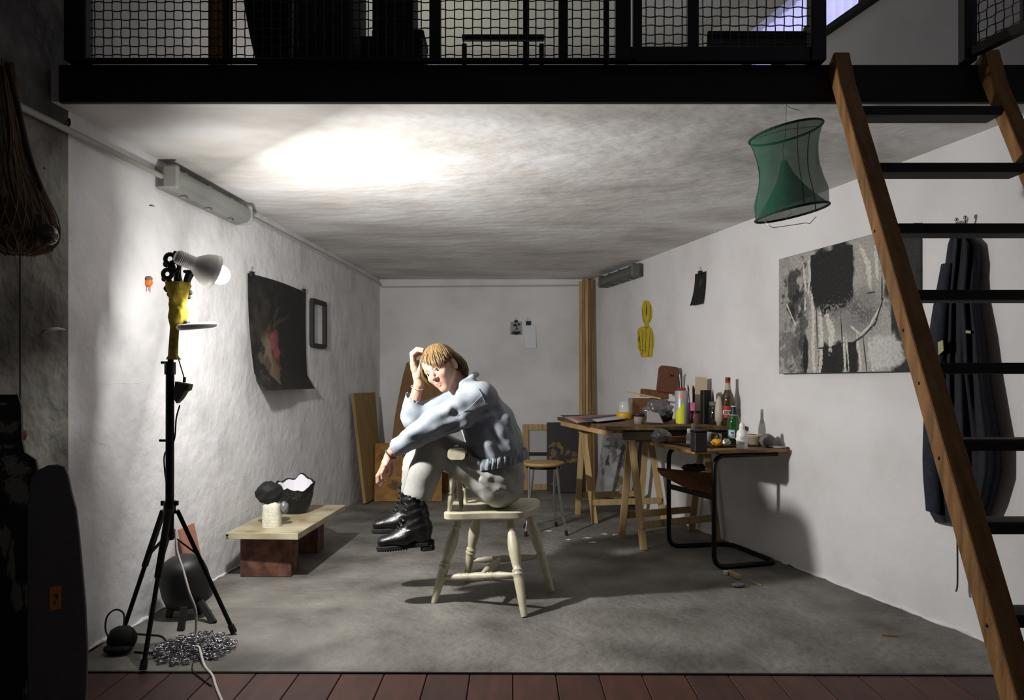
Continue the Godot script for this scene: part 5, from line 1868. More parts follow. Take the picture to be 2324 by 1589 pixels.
	done(st, "shell", noisy(103, .02, [[0, Color(.3, .17, .09)], [1, Color(.4, .24, .13)]], Vector3(3, 3, 3), .7), bcase)
	st = begin()
	lump(st, stand(P(1523, 852, 5.68)), Vector3(.009, .009, .012), 0, 1, 2, 8, 10)
	done(st, "knob", M.black, bcase)
	# clear plastic bag, crumpled
	var pb := flat_mat(Color(.4, .4, .42, .55), .15)
	pb.transparency = BaseMaterial3D.TRANSPARENCY_ALPHA
	p = on_table(1500, 962)
	var pbag := thing("plastic_bag", "crumpled clear plastic bag of dark things on the table", "bag", p)
	st = begin()
	lump(st, stand(p + Vector3(-.005, .082, -.07)), Vector3(.095, .072, .062), .45, .16, 61, 22, 32)
	done(st, "bag_skin", pb, pbag)
	st = begin()
	lump(st, stand(p + Vector3(.02, .05, -.06)), Vector3(.075, .045, .045), .4, .2, 62)
	done(st, "dark_content", flat_mat(Color(.09, .09, .1), .3), pbag)
	one("pale_wedge", "pale grey wedge of plaster in front of the plastic bag", "wedge", flat_mat(Color(.55, .53, .54), .9), func(s): 
		prism(s, frame_of(P(1485, 945, 5.02), Vector3(1, 0, .2), Vector3.UP), PackedVector2Array([Vector2(-.05, -.04), Vector2(.06, -.045), Vector2(.03, .02), Vector2(-.045, .035)]), .04, .004))
	# brush jar
	p = on_table(1521, 945)
	p = Vector3(p.x, TABLE_Y, -5.45)
	var bj := thing("brush_jar", "dark glass jar full of paint brushes on the table", "jar", p)
	st = begin()
	lathe(st, stand(p), [[0, 0], [.036, 0], [.04, .01], [.04, .13], [.036, .13], [.036, .012], [0, .01]], 20)
	done(st, "glass_body", coloured_glass(Color(.2, .22, .24), .6), bj)
	var r := RandomNumberGenerator.new()
	r.seed = 31
	var tips := [flat_mat(Color(.07, .06, .05), .8), flat_mat(Color(.7, .66, .6), .8), flat_mat(Color(.25, .16, .1), .8)]
	for i in 9:
		var a := r.randf() * TAU
		var b0 := p + Vector3(cos(a) * .02, .02, sin(a) * .02)
		var tp := p + Vector3(cos(a) * r.randf_range(.03, .07), r.randf_range(.2, .27), sin(a) * .05)
		st = begin()
		tube(st, [b0, b0.lerp(tp, .8)], .0035, 6)
		var br := done(st, "brush_handle", M.black if i % 3 else M.ply, bj)
		st = begin()
		tube(st, [b0.lerp(tp, .78), b0.lerp(tp, .88), tp], [.005, .0065, .002], 7)
		done(st, "bristle", tips[i % 3], br)
	# tall tin with a lime stripe, brushes behind
	p = Vector3(1548 - 1162.0, 0, 0)
	p = P(1547, 962, 5.12)
	p.y = TABLE_Y
	var tin := thing("paint_tin", "tall grey tin with a lime yellow stripe and an orange dot", "tin", p)
	st = begin()
	lathe(st, stand(p), [[0, 0], [.043, 0], [.044, .003], [.044, .217], [.042, .22], [0, .217]], 26)
	done(st, "body", flat_mat(Color(.62, .62, .66), .4, .2), tin)
	st = begin()
	var rows := []
	for i in 2:
		var row := []
		for j in 11:
			var a := lerpf(-1.35, .15, j / 10.0)
			row.append(p + Vector3(sin(a) * .0447, (.07 + .075 * j / 10.0 if i == 0 else .004), cos(a) * .0447))
		rows.append(row)
	sheet(st, rows, .0006)
	done(st, "lime_stripe", flat_mat(Color(.75, .78, .05), .5), tin)
	st = begin()
	label_band(st, p, .0449, .17, .195, -.5, -.05)
	done(st, "orange_dot", flat_mat(Color(.95, .5, .08), .5), tin)
	p = P(1548, 885, 5.3)
	var rb := thing("red_brush_pot", "small red pot of brushes standing behind the striped tin", "pot", Vector3(p.x, TABLE_Y, p.z))
	p = Vector3(p.x, TABLE_Y, p.z)
	st = begin()
	lathe(st, stand(p), [[0, 0], [.024, 0], [.026, .235], [.02, .238], [0, .236]], 18)
	done(st, "body", flat_mat(Color(.55, .12, .06), .5), rb)
	for i in 5:
		st = begin()
		var b0 := p + Vector3(-.012 + .006 * i, .2, 0)
		var tp := p + Vector3(-.03 + .015 * i, .32 + .012 * (i % 3), -.01 * i)
		tube(st, [b0, tp], .003, 6)
		done(st, "brush_handle", M.steel if i % 2 else M.black, rb)
	# pink cup, red jar
	one("pink_cup", "small pink plastic cup behind the red lidded jar", "cup", flat_mat(Color(.82, .45, .62), .6), func(s): lathe(s, stand(Vector3(P(1572, 930, 5.35).x, TABLE_Y, -5.35)), [[0, 0], [.03, 0], [.036, .135], [.033, .135], [.028, .01], [0, .01]], 20))
	p = P(1578, 957, 5.16)
	p.y = TABLE_Y
	var rj := thing("red_lid_jar", "small glass jar with a dark red lid on the table", "jar", p)
	st = begin()
	lathe(st, stand(p), [[0, 0], [.032, 0], [.034, .008], [.034, .06], [.028, .07]], 20)
	done(st, "glass_body", coloured_glass(Color(.5, .35, .33), .6), rj)
	st = begin()
	lathe(st, stand(p), [[.031, .068], [.032, .069], [.032, .085], [0, .087]], 20)
	done(st, "lid", flat_mat(Color(.25, .07, .06), .4), rj)
	# cream card, black box, knife, pots
	one("cream_card", "cream card standing upright behind the black box", "card", flat_mat(Color(.72, .66, .56), .9), func(s): prism(s, frame_of(P(1588, 905, 5.27), Vector3(1, 0, 0), Vector3(.06, 1, -.03)), PackedVector2Array([Vector2(-.035, -.16), Vector2(.045, -.16), Vector2(.05, .145), Vector2(-.03, .15)]), .006, .001))
	one("black_box", "tall narrow black box standing on the table", "box", M.black, func(s): box(s, Transform3D(Basis(Vector3.UP, .25), Vector3(P(1602, 958, 5.12).x, TABLE_Y + .112, -5.12)), Vector3(.058, .224, .05), .003))
	one("palette_knife", "palette knife standing upright beside the black box", "knife", M.steel, func(s): prism(s, frame_of(P(1617, 905, 5.12), Vector3(1, 0, 0), Vector3(.12, 1, 0)), PackedVector2Array([Vector2(-.008, -.13), Vector2(.008, -.13), Vector2(.012, -.02), Vector2(.003, .07), Vector2(-.004, .03)]), .002))
	p = P(1622, 958, 5.06)
	p.y = TABLE_Y
	var dj := thing("dark_jar", "dark glass jar with a grey lid between box and bottle", "jar", p)
	st = begin()
	lathe(st, stand(p), [[0, 0], [.04, 0], [.043, .01], [.043, .1], [.032, .125]], 20)
	done(st, "glass_body", coloured_glass(Color(.12, .12, .11), .75), dj)
	st = begin()
	lathe(st, stand(p), [[.035, .122], [.036, .124], [.036, .148], [0, .15]], 20)
	done(st, "lid", flat_mat(Color(.36, .36, .33), .6), dj)
	p = P(1632, 962, 4.93)
	p.y = TABLE_Y
	one("white_tube", "white paint tube standing on its cap beside the red labelled bottle", "tube", flat_mat(Color(.7, .66, .6), .5), func(s): lathe(s, stand(p), [[0, 0], [.016, 0], [.017, .02], [.027, .03], [.026, .1], [.02, .16], [.006, .185], [0, .186]], 18))
	one("grey_card", "grey card standing behind the dark jar", "card", flat_mat(Color(.4, .41, .36), .9), func(s): box(s, stand(Vector3(P(1636, 930, 5.03).x, TABLE_Y + .1, -5.03)), Vector3(.04, .2, .008), .001))
	# brown beer bottle with a red label
	p = P(1652, 960, 4.93)
	p.y = TABLE_Y
	var bt := thing("brown_bottle", "brown beer bottle with red cap and red and white label", "bottle", p)
	st = begin()
	lathe(st, stand(p), [[0, 0], [.036, 0], [.039, .006], [.039, .16], [.036, .185], [.024, .215], [.0155, .24], [.0138, .29], [.015, .292], [.015, .3], [0, .3]], 26)
	done(st, "glass_body", coloured_glass(Color(.24, .17, .03), .82), bt)
	st = begin()
	lathe(st, stand(p), [[.0155, .285], [.016, .286], [.0165, .302], [.014, .307], [0, .308]], 18)
	done(st, "cap", flat_mat(Color(.35, .06, .05), .4), bt)
	st = begin()
	lathe(st, stand(p), [[.0205, .228], [.0175, .24], [.0155, .262], [.0152, .27]], 18)
	done(st, "neck_label", flat_mat(Color(.66, .6, .5), .5), bt)
	st = begin()
	lathe(st, stand(p), [[.0153, .27], [.0162, .285]], 18)
	done(st, "red_collar", flat_mat(Color(.6, .08, .08), .5), bt)
	st = begin()
	label_band(st, p, .0396, .05, .125, -1.2, .9)
	done(st, "front_label", flat_mat(Color(.62, .1, .09), .6), bt)
	st = begin()
	label_band(st, p, .0402, .072, .098, -1.2, .9)
	done(st, "white_band", flat_mat(Color(.8, .76, .7), .6), bt)
	letters("ION", .026, Transform3D(Basis(Vector3.UP, -.12), p + Vector3(-.012, .085, .041)), M.black, bt)

# ---------- side table on a bent tube frame
const SIDE_Y := .672
func build_side_table() -> void:
	var root := thing("tube_frame_table", "small table with a thin wooden top on a bent black tube frame", "table", Vector3(1.25, 0, -4.6))
	var st := begin()
	prism(st, Transform3D(Basis(Vector3(1, 0, 0), Vector3(0, 0, -1), Vector3(0, 1, 0)), Vector3(0, SIDE_Y - .009, 0)), PackedVector2Array([Vector2(.868, 4.85), Vector2(1.005, 4.237), Vector2(1.57, 4.39), Vector2(1.44, 4.97)]), .018, .001)
	done(st, "table_top", noisy(105, .012, [[0, Color(.36, .25, .12)], [.5, Color(.52, .38, .2)], [1, Color(.62, .48, .27)]], Vector3(1, 2, 2), .6), root)
	var a := Vector3(1.13, 0, -4.31)
	var b := Vector3(.99, 0, -4.87)
	var a2 := Vector3(1.525, 0, -4.435)
	var b2 := Vector3(1.40, 0, -4.95)
	var r := .014
	var yb := r
	var yt := SIDE_Y - .018 - r
	var up := Vector3(0, 1, 0)
	var path := rounded([a2 + up * yt, a + up * yt, a + up * yb, a2 + up * yb, b2 + up * yb, b + up * yb, b + up * yt, b2 + up * yt], .075, 7)
	st = begin()
	tube(st, path, r, 12)
	done(st, "tube_frame", M.black_steel, root)
	st = begin()
	bar(st, a + up * .405, b + up * .395, .03, .018, Vector3.UP, .002)
	done(st, "cross_bar", M.black_steel, root)
	# brown sling of card hanging in the frame
	var rows := []
	for i in 7:
		var v := i / 6.0
		var row := []
		for j in 9:
			var u := j / 8.0
			var q := P(lerpf(1492, 1618, u), lerpf(1062, 1074, u), 4.66)
			var drop := (.03 + .13 * u) * v * (1.0 - .4 * maxf(0.0, u - .8) / .2)
			row.append(q + Vector3(-.02 * v * u, -drop, .12 * v - .05 * sin(PI * v)))
		rows.append(row)
	st = begin()
	sheet(st, rows, .004)
	tag(done(st, "card_sling", noisy(107, .02, [[0, Color(.28, .16, .08)], [.6, Color(.4, .24, .12)], [1, Color(.5, .33, .18)]], Vector3(2, 2, 2), .85)), "curved brown card wedged in the black tube frame", "card")
	one("rag", "dark crumpled rag on the brown card", "rag", flat_mat(Color(.13, .11, .1), .95), func(s): lump(s, stand(P(1575, 1062, 4.62)), Vector3(.07, .024, .045), .5, .2, 71))

func build_side_table_things() -> void:
	var st: SurfaceTool
	var on := func(px: float, py: float) -> Vector3: return at_height(px, py, SIDE_Y)
	# dark flat tray that the things stand on
	one("dark_tray", "dark shallow tray under the things on the small table", "tray", noisy(109, .03, [[0, Color(.1, .09, .07)], [1, Color(.2, .18, .15)]], Vector3(3, 3, 3), .7), func(s): prism(s, Transform3D(Basis(Vector3(1, 0, 0), Vector3(0, 0, -1), Vector3(0, 1, 0)), Vector3(0, SIDE_Y + .006, 0)), PackedVector2Array([Vector2(.93, 4.86), Vector2(1.04, 4.42), Vector2(1.44, 4.5), Vector2(1.38, 4.9)]), .012, .002))
	var T := .0125
	# black can
	var p: Vector3 = on.call(1585, 1027)
	p.x += .012
	p.z -= .04
	var can := thing("black_can", "matt black square can on the small table corner", "can", p)
	st = begin()
	box(st, Transform3D(Basis(Vector3.UP, .2), p + Vector3(0, .054, 0)), Vector3(.072, .108, .06), .004)
	done(st, "body", M.black, can)
	st = begin()
	box(st, Transform3D(Basis(Vector3.UP, .2), p + Vector3(0, .113, 0)), Vector3(.076, .012, .064), .003)
	done(st, "lid", M.black_gloss, can)
	# small clear bottle with white cap
	p = P(1564, 1008, 4.55)
	p.y = SIDE_Y + T
	var cb := thing("clear_bottle", "small clear bottle with a white cap behind the black can", "bottle", p)
	st = begin()
	lathe(st, stand(p), [[0, 0], [.017, 0], [.017, .06], [.01, .068]], 18)
	done(st, "glass_body", M.glass, cb)
	st = begin()
	lathe(st, stand(p), [[.012, .067], [.0125, .068], [.0125, .092], [0, .093]], 16)
	done(st, "cap", M.white_plastic, cb)
	st = begin()
	lathe(st, stand(p), [[.0173, .006], [.0174, .022]], 18)
	done(st, "label", M.paper, cb)
	one("second_cap", "small grey screw cap beside the clear bottle", "cap", flat_mat(Color(.5, .5, .48), .5), func(s): lathe(s, stand(P(1573, 977, 4.7) * Vector3(1, 0, 1) + Vector3(0, SIDE_Y + T, 0)), [[0, 0], [.013, 0], [.013, .11], [.009, .115], [0, .115]], 14))
	one("brown_block", "reddish brown wooden block on the small table", "block", M.brown_card, func(s): box(s, Transform3D(Basis(Vector3.UP, .3), P(1540, 998, 4.72) * Vector3(1, 0, 1) + Vector3(0, SIDE_Y + T + .018, 0)), Vector3(.12, .036, .05), .004))
	one("clear_crumple", "crumpled clear wrapper on the small table by the trestle leg", "wrapper", coloured_glass(Color(.5, .5, .5), .5), func(s): lump(s, stand(P(1500, 996, 4.78) * Vector3(1, 0, 1) + Vector3(0, SIDE_Y + .045, 0)), Vector3(.06, .04, .05), .45, .2, 72))
	# striped tin, wire, yellow lump, foil
	p = P(1610, 1010, 4.5)
	p.y = SIDE_Y + T
	one("white_tin", "round white tin lying among the things on the small table", "tin", flat_mat(Color(.6, .57, .55), .5), func(s): lathe(s, Transform3D(Basis(Vector3(0, 0, 1), PI / 2 - .15), p + Vector3(.07, .034, -.02)), [[0, 0], [.03, 0], [.032, .004], [.032, .1], [.03, .104], [0, .104]], 20))
	one("dark_disc", "small dark red disc leaning on the white tin", "disc", flat_mat(Color(.12, .07, .07), .5), func(s): lathe(s, frame_of(P(1621, 992, 4.46), Vector3(1, 0, .3), Vector3(-.3, .2, 1)), [[0, -.006], [.012, -.006], [.014, -.01], [.028, -.01], [.03, 0], [.028, .01], [.014, .01], [.012, .006], [0, .006]], 20))
	p = P(1627, 1010, 4.45)
	p.y = SIDE_Y + T + .02
	one("yellow_lump", "bright yellow lump of wax on the small table", "lump", flat_mat(Color(.85, .6, .06), .5), func(s): lump(s, stand(p), Vector3(.034, .022, .028), .25, .2, 73))
	one("foil_ball", "crumpled ball of silver foil beside the yellow lump", "foil", flat_mat(Color(.7, .72, .68), .3, .8), func(s): lump(s, stand(P(1648, 1011, 4.44) * Vector3(1, 0, 1) + Vector3(0, SIDE_Y + T + .02, 0)), Vector3(.026, .021, .024), .5, .3, 74, 12, 16))
	one("black_cable", "short black cable end hanging over the small table edge", "cable", M.black, func(s): tube(s, smooth_pts([P(1610, 1000, 4.42), P(1616, 1016, 4.4), P(1614, 1022, 4.33), P(1632, 1030, 4.25)], 5), .004, 6))
	# green bottle
	p = P(1665, 1003, 4.58)
	p.y = SIDE_Y + T
	var gb := thing("green_bottle", "green glass bottle with white label and blue neck band", "bottle", p)
	st = begin()
	lathe(st, stand(p), [[0, 0], [.034, 0], [.037, .006], [.037, .125], [.034, .15], [.022, .175], [.0145, .195], [.013, .235], [.0145, .237], [.0145, .245], [0, .245]], 26)
	done(st, "glass_body", coloured_glass(Color(.03, .34, .1), .62), gb)
	st = begin()
	lathe(st, stand(p), [[.0235, .172], [.0155, .194], [.0145, .215], [.0142, .224]], 18)
	done(st, "blue_band", flat_mat(Color(.05, .07, .2), .5), gb)
	for y in [[.171, .0247, .174, .0238], [.222, .0146, .226, .0145]]:
		st = begin()
		lathe(st, stand(p), [[y[1], y[0]], [y[3], y[2]]], 18)
		done(st, "white_ring", M.white, gb)
	st = begin()
	label_band(st, p, .0376, .035, .088, -1.15, -.1)
	var im := canvas(48, 64, Color(.7, .72, .78))
	im.fill_rect(Rect2i(20, 20, 22, 10), Color(.2, .22, .28))
	im.fill_rect(Rect2i(24, 36, 20, 22), Color(.5, .52, .58))
	im.fill_rect(Rect2i(4, 40, 5, 8), Color(.45, .46, .5))
	im.fill_rect(Rect2i(12, 42, 4, 8), Color(.45, .46, .5))
	im.fill_rect(Rect2i(0, 0, 48, 5), Color(.3, .32, .36))
	done(st, "paper_label", picture(im, .7), gb)
	# white bottle
	p = P(1684, 1023, 4.36)
	p.y = SIDE_Y
	var wb := thing("white_bottle", "white plastic squeeze bottle at the front edge of the small table", "bottle", p)
	st = begin()
	lathe(st, stand(p), [[0, 0], [.028, 0], [.031, .005], [.031, .085], [.028, .1], [.016, .112], [.0145, .12]], 24)
	done(st, "body", M.white_plastic, wb)
	st = begin()
	lathe(st, stand(p), [[.0155, .119], [.016, .12], [.014, .142], [.008, .15], [0, .151]], 18)
	done(st, "cap", M.white, wb)
	st = begin()
	for i in 6:
		label_band(st, p, .0314, .03 + i * .008, .0335 + i * .008, -.6, .1 + .1 * (i % 3))
	done(st, "printed_line", flat_mat(Color(.6, .6, .6), .6), wb)
	# tub, bowl
	p = P(1712, 1012, 4.58)
	p.y = SIDE_Y
	one("pale_tub", "round pale tub with a white rim behind the white bottle", "tub", flat_mat(Color(.68, .63, .55), .6), func(s): lathe(s, stand(p), [[0, 0], [.042, 0], [.048, .055], [.052, .057], [.052, .068], [.046, .068], [.041, .006], [0, .006]], 24))
	p = P(1741, 1014, 4.5)
	p.y = SIDE_Y
	one("grey_stone", "round grey stone beside the pale tub on the small table", "stone", flat_mat(Color(.42, .4, .39), .8), func(s): lump(s, stand(p + Vector3(0, .038, 0)), Vector3(.045, .04, .042), .1, .15, 75))
	p = P(1770, 1019, 4.45)
	p.y = SIDE_Y
	one("white_plate", "flat white plate near the wall end of the small table", "plate", M.white, func(s): lathe(s, stand(p + Vector3(-.01, 0, 0)), [[0, 0], [.03, 0], [.05, .006], [.052, .009], [.03, .004], [0, .004]], 24))

# ---------- smooth bodies: a distance field on a grid, meshed as surface nets
class Field:
	var lo: Vector3
	var c: float
	var nx: int
	var ny: int
	var nz: int
	var g := PackedFloat32Array()
	func _init(a: Vector3, b: Vector3, cell: float) -> void:
		lo = a.min(b)
		c = cell
		var s := (a.max(b) - lo) / cell
		nx = int(s.x) + 2
		ny = int(s.y) + 2
		nz = int(s.z) + 2
		g.resize(nx * ny * nz)
		g.fill(.08)
	# tapered capsule, joined with a smooth minimum (k > 0) or cut away (cut = true); stretch flattens it along an axis
	func cap(a: Vector3, b: Vector3, ra: float, rb: float, k := .015, cut := false, stretch := Vector3.ONE) -> void:
		var m := maxf(ra, rb) + k + c * 2.0
		var mv := Vector3(m, m, m) * stretch
		var p0 := (a.min(b) - mv - lo) / c
		var p1 := (a.max(b) + mv - lo) / c
		var inv := Vector3.ONE / stretch
		var A := a * inv
		var ab := b * inv - A
		var l2 := maxf(ab.length_squared(), 1e-9)
		for z in range(maxi(0, int(p0.z)), mini(nz, int(p1.z) + 2)):
			for y in range(maxi(0, int(p0.y)), mini(ny, int(p1.y) + 2)):
				var row := (z * ny + y) * nx
				for x in range(maxi(0, int(p0.x)), mini(nx, int(p1.x) + 2)):
					var q := (lo + Vector3(x, y, z) * c) * inv - A
					var h := clampf(q.dot(ab) / l2, 0.0, 1.0)
					var d := (q - ab * h).length() - lerpf(ra, rb, h)
					var o := g[row + x]
					if cut:
						g[row + x] = maxf(o, -d)
					else:
						var e := absf(o - d)
						var mn := minf(o, d)
						g[row + x] = mn if e >= k else mn - (k - e) * (k - e) / (4.0 * k)
	func ell(p: Vector3, r: Vector3, k := .012, cut := false) -> void:
		var rm := minf(r.x, minf(r.y, r.z))
		cap(p, p, rm, rm, k, cut, r / rm)
	func chain(pts: Array, rs: Array, k := .015) -> void:
		for i in pts.size() - 1: cap(pts[i], pts[i + 1], rs[i], rs[i + 1], k)
	func plane_cut(n: Vector3, at: Vector3) -> void:      # cut away what lies on the side of n
		for z in nz:
			for y in ny:
				for x in nx:
					var i := (z * ny + y) * nx + x
					g[i] = maxf(g[i], n.dot(lo + Vector3(x, y, z) * c - at))
	# adds the surface to arrays [vertices, normals, colours, indices]
	func net(out: Array, xf: Transform3D, push, tint) -> void:
		var idx := PackedInt32Array()
		idx.resize(nx * ny * nz)
		idx.fill(-1)
		var sy := nx
		var sz := nx * ny
		var V := PackedVector3Array()
		var first: int = out[0].size()
		var off := [0, 1, sy, sy + 1, sz, sz + 1, sz + sy, sz + sy + 1]
		var ed := [[0, 1], [2, 3], [4, 5], [6, 7], [0, 2], [1, 3], [4, 6], [5, 7], [0, 4], [1, 5], [2, 6], [3, 7]]
		for z in nz - 1:
			for y in ny - 1:
				for x in nx - 1:
					var b := z * sz + y * sy + x
					var s := 0
					for k in 8:
						if g[b + off[k]] < 0.0: s += 1
					if s == 0 or s == 8: continue
					var p := Vector3.ZERO
					var n := 0
					for e in ed:
						var d0 := g[b + off[e[0]]]
						var d1 := g[b + off[e[1]]]
						if (d0 < 0.0) != (d1 < 0.0):
							var t := d0 / (d0 - d1)
							var u: int = e[0]
							var w: int = e[1]
							p += Vector3(u & 1, (u >> 1) & 1, u >> 2).lerp(Vector3(w & 1, (w >> 1) & 1, w >> 2), t)
							n += 1
					idx[b] = V.size()
					V.append(lo + (Vector3(x, y, z) + p / n) * c)
		var I := PackedInt32Array()
		for z in range(1, nz - 1):
			for y in range(1, ny - 1):
				for x in range(1, nx - 1):
					var b := z * sz + y * sy + x
					var a0 := g[b] < 0.0
					for ax in 3:
						var st: int = [1, sy, sz][ax]
						if a0 == (g[b + st] < 0.0): continue
						var u: int = [sy, sz, 1][ax]
						var w: int = [sz, 1, sy][ax]
						var q0 := idx[b - u - w]
						var q1 := idx[b - w]
						var q2 := idx[b]
						var q3 := idx[b - u]
						if q0 < 0 or q1 < 0 or q2 < 0 or q3 < 0: continue
						if a0: I.append_array([q0, q2, q1, q0, q3, q2])
						else: I.append_array([q0, q1, q2, q0, q2, q3])
		var N := Field.normals(V, I)
		if push != null:
			for i in V.size(): V[i] += N[i] * float(push.call(V[i], N[i]))
			N = Field.normals(V, I)
		for i in V.size():
			out[0].append(xf * V[i])
			out[1].append((xf.basis * N[i]).normalized())
			out[2].append(tint.call(V[i]) if tint != null else Color.WHITE)
		for i in I: out[3].append(i + first)
	static func normals(V: PackedVector3Array, I: PackedInt32Array) -> PackedVector3Array:
		var N := PackedVector3Array()
		N.resize(V.size())
		for i in range(0, I.size(), 3):
			var n := (V[I[i + 2]] - V[I[i]]).cross(V[I[i + 1]] - V[I[i]])
			N[I[i]] += n
			N[I[i + 1]] += n
			N[I[i + 2]] += n
		for i in N.size(): N[i] = N[i].normalized()
		return N
func new_arrays() -> Array:
	return [PackedVector3Array(), PackedVector3Array(), PackedColorArray(), PackedInt32Array()]
func body_mesh(out: Array, called: String, m: Material, parent: Node3D) -> MeshInstance3D:
	var a := []
	a.resize(Mesh.ARRAY_MAX)
	a[Mesh.ARRAY_VERTEX] = out[0]
	a[Mesh.ARRAY_NORMAL] = out[1]
	a[Mesh.ARRAY_COLOR] = out[2]
	a[Mesh.ARRAY_INDEX] = out[3]
	var am := ArrayMesh.new()
	am.add_surface_from_arrays(Mesh.PRIMITIVE_TRIANGLES, a)
	am.surface_set_material(0, m)
	var o := MeshInstance3D.new()
	o.mesh = am
	o.name = called
	parent.add_child(o, true)
	o.position = -where(parent)
	return o
func lin(r: float, g: float, b: float) -> Color:
	return Color(r, g, b).srgb_to_linear()
func painted(rough: float) -> StandardMaterial3D:
	var m := flat_mat(Color.WHITE, rough)
	m.vertex_color_use_as_albedo = true
	return m

# ---------- the person
func head_frame() -> Transform3D:
	var fwd := Vector3(-.46, -.24, .85).normalized()
	var up := Vector3(-.58, .79, .2)
	up = (up - fwd * up.dot(fwd)).normalized()
	return Transform3D(Basis(up.cross(fwd), up, fwd), P(1003, 838, 3.70)).scaled_local(Vector3.ONE * .96)
func build_person() -> void:
	var root := thing("person", "person with short blond hair in pale blue coverall and black boots on chair", "person", Vector3(-.1, SEAT_Y, -3.77))
	var none = null
	var skin := lin(.70, .535, .465)
	# --- joints
	var hip := [P(1128, 1098, 3.69), P(1128, 1098, 3.87)]
	var knee := [P(983, 1004, 3.63), P(964, 1000, 3.85)]
	var ankle := [P(944, 1140, 3.62), P(922, 1128, 3.84)]
	var sho := [P(1092, 905, 3.61), P(1062, 903, 3.93)]
	var elb := [P(988, 957, 3.53), P(932, 950, 3.87)]
	var wri := [P(888, 1028, 3.585), P(950, 869, 3.82)]
	var neck := P(1058, 880, 3.775)
	var hd := head_frame()
	# --- skin: one mesh made of body, head and hands
	var body := new_arrays()
	var f := Field.new(P(860, 780, 3.45).min(P(1200, 1190, 4.0)), P(1200, 780, 3.45).max(P(1200, 780, 4.05)), .014)
	f.chain([P(1128, 1095, 3.78), P(1128, 1030, 3.78), P(1100, 965, 3.77), P(1075, 915, 3.77), neck, hd * Vector3(0, -.02, -.03)], [.1, .095, .1, .085, .05, .052], .03)
	for i in 2:
		f.chain([hip[i] + Vector3(0, .02, 0), knee[i] + Vector3(0, .02, 0), ankle[i]], [.06, .042, .032], .02)
		f.chain([P(1075, 915, 3.77), sho[i], elb[i], wri[i]], [.06, .05, .036, .024], .02)
	for i in range(0, rail_pts().size() - 2, 2): f.cap(rail_pts()[i], rail_pts()[i + 2], .06, .06, .0, true)
	f.net(body, Transform3D.IDENTITY, none, func(_v): return skin)
	# head
	f = Field.new(Vector3(-.1, -.15, -.12), Vector3(.1, .135, .125), .0029)
	f.ell(Vector3(0, .034, -.018), Vector3(.073, .088, .090), .01)
	f.ell(Vector3(0, -.01, .030), Vector3(.058, .070, .055), .03)
	f.cap(Vector3(-.022, -.04, .032), Vector3(.022, -.04, .032), .036, .036, .02)
	f.cap(Vector3(-.047, -.04, 0), Vector3(-.009, -.092, .052), .017, .014, .025)
	f.cap(Vector3(.047, -.04, 0), Vector3(.009, -.092, .052), .017, .014, .025)
	f.ell(Vector3(0, -.092, .058), Vector3(.02, .016, .017), .02)
	f.ell(Vector3(0, .05, .045), Vector3(.052, .04, .036), .03)
	f.cap(Vector3(0, -.05, -.03), Vector3(.01, -.15, -.05), .05, .05, .02)
	for s in [-1.0, 1.0]:
		f.ell(Vector3(.034 * s, -.022, .062), Vector3(.022, .018, .016), .018)
		f.ell(Vector3(.032 * s, .006, .092), Vector3(.017, .0095, .014), .01, true)
		f.cap(Vector3(.014 * s, .022, .086), Vector3(.047 * s, .022, .070), .006, .005, .010)
		f.cap(Vector3(.019 * s, .0095, .083), Vector3(.045 * s, .009, .072), .0055, .0048, .004)
		f.cap(Vector3(.020 * s, -.005, .081), Vector3(.043 * s, -.004, .071), .004, .004, .005)
		f.ell(Vector3(.0105 * s, -.030, .088), Vector3(.0075, .006, .008), .006)
		f.ell(Vector3(.077 * s, -.004, -.008), Vector3(.010, .031, .019), .008)
		f.ell(Vector3(.088 * s, -.001, -.004), Vector3(.006, .018, .009), .004, true)
	f.chain([Vector3(0, .018, .081), Vector3(0, -.008, .090), Vector3(0, -.026, .0985)], [.0065, .0075, .0088], .01)
	f.ell(Vector3(0, -.046, .064), Vector3(.022, .018, .016), .015)
	f.ell(Vector3(0, -.064, .060), Vector3(.028, .022, .018), .015)
	f.chain([Vector3(-.019, -.060, .0715), Vector3(-.007, -.0562, .0795), Vector3(.007, -.0562, .0795), Vector3(.019, -.060, .0715)], [.0035, .0046, .0046, .0035], .003)
	f.chain([Vector3(-.015, -.0655, .072), Vector3(0, -.0685, .0785), Vector3(.015, -.0655, .072)], [.004, .0058, .004], .0035)
	var lip := lin(.62, .43, .385)
	var rosy := lin(.68, .42, .36)
	var brow := lin(.45, .34, .25)
	f.net(body, hd, none, func(v: Vector3) -> Color:
		var col := skin
		if v.z > .06:
			var l := Vector2(v.x / .018, (v.y + .0625) / .0095)
			if l.length() < 1.0: return lip
			if absf(v.x) > .014 and absf(v.x) < .047 and absf(v.y - .0245 + absf(absf(v.x) - .03) * .12) < .0035: return brow
			var ck := (Vector2(absf(v.x) - .036, v.y + .03).length())
			if ck < .02: col = skin.lerp(rosy, .5 * (1 - ck / .02))
			if v.z > .095 and v.y < -.015: col = skin.lerp(rosy, .5)
		return col)
	# hands: palm and five fingers
	build_hand(body, skin, [P(893, 1022, 3.585), P(884, 1036, 3.59)], [
		[P(876, 1056, 3.563), P(867, 1074, 3.56), P(868, 1086, 3.565), P(875, 1092, 3.57)],
		[P(871, 1059, 3.580), P(860, 1079, 3.577), P(860, 1092, 3.583), P(867, 1099, 3.588)],
		[P(869, 1060, 3.599), P(857, 1081, 3.597), P(857, 1095, 3.603), P(864, 1103, 3.608)],
		[P(871, 1059, 3.618), P(861, 1078, 3.618), P(862, 1091, 3.622), P(869, 1098, 3.626)],
		[P(888, 1042, 3.618), P(891, 1058, 3.637), P(889, 1072, 3.642), P(884, 1081, 3.64)]])
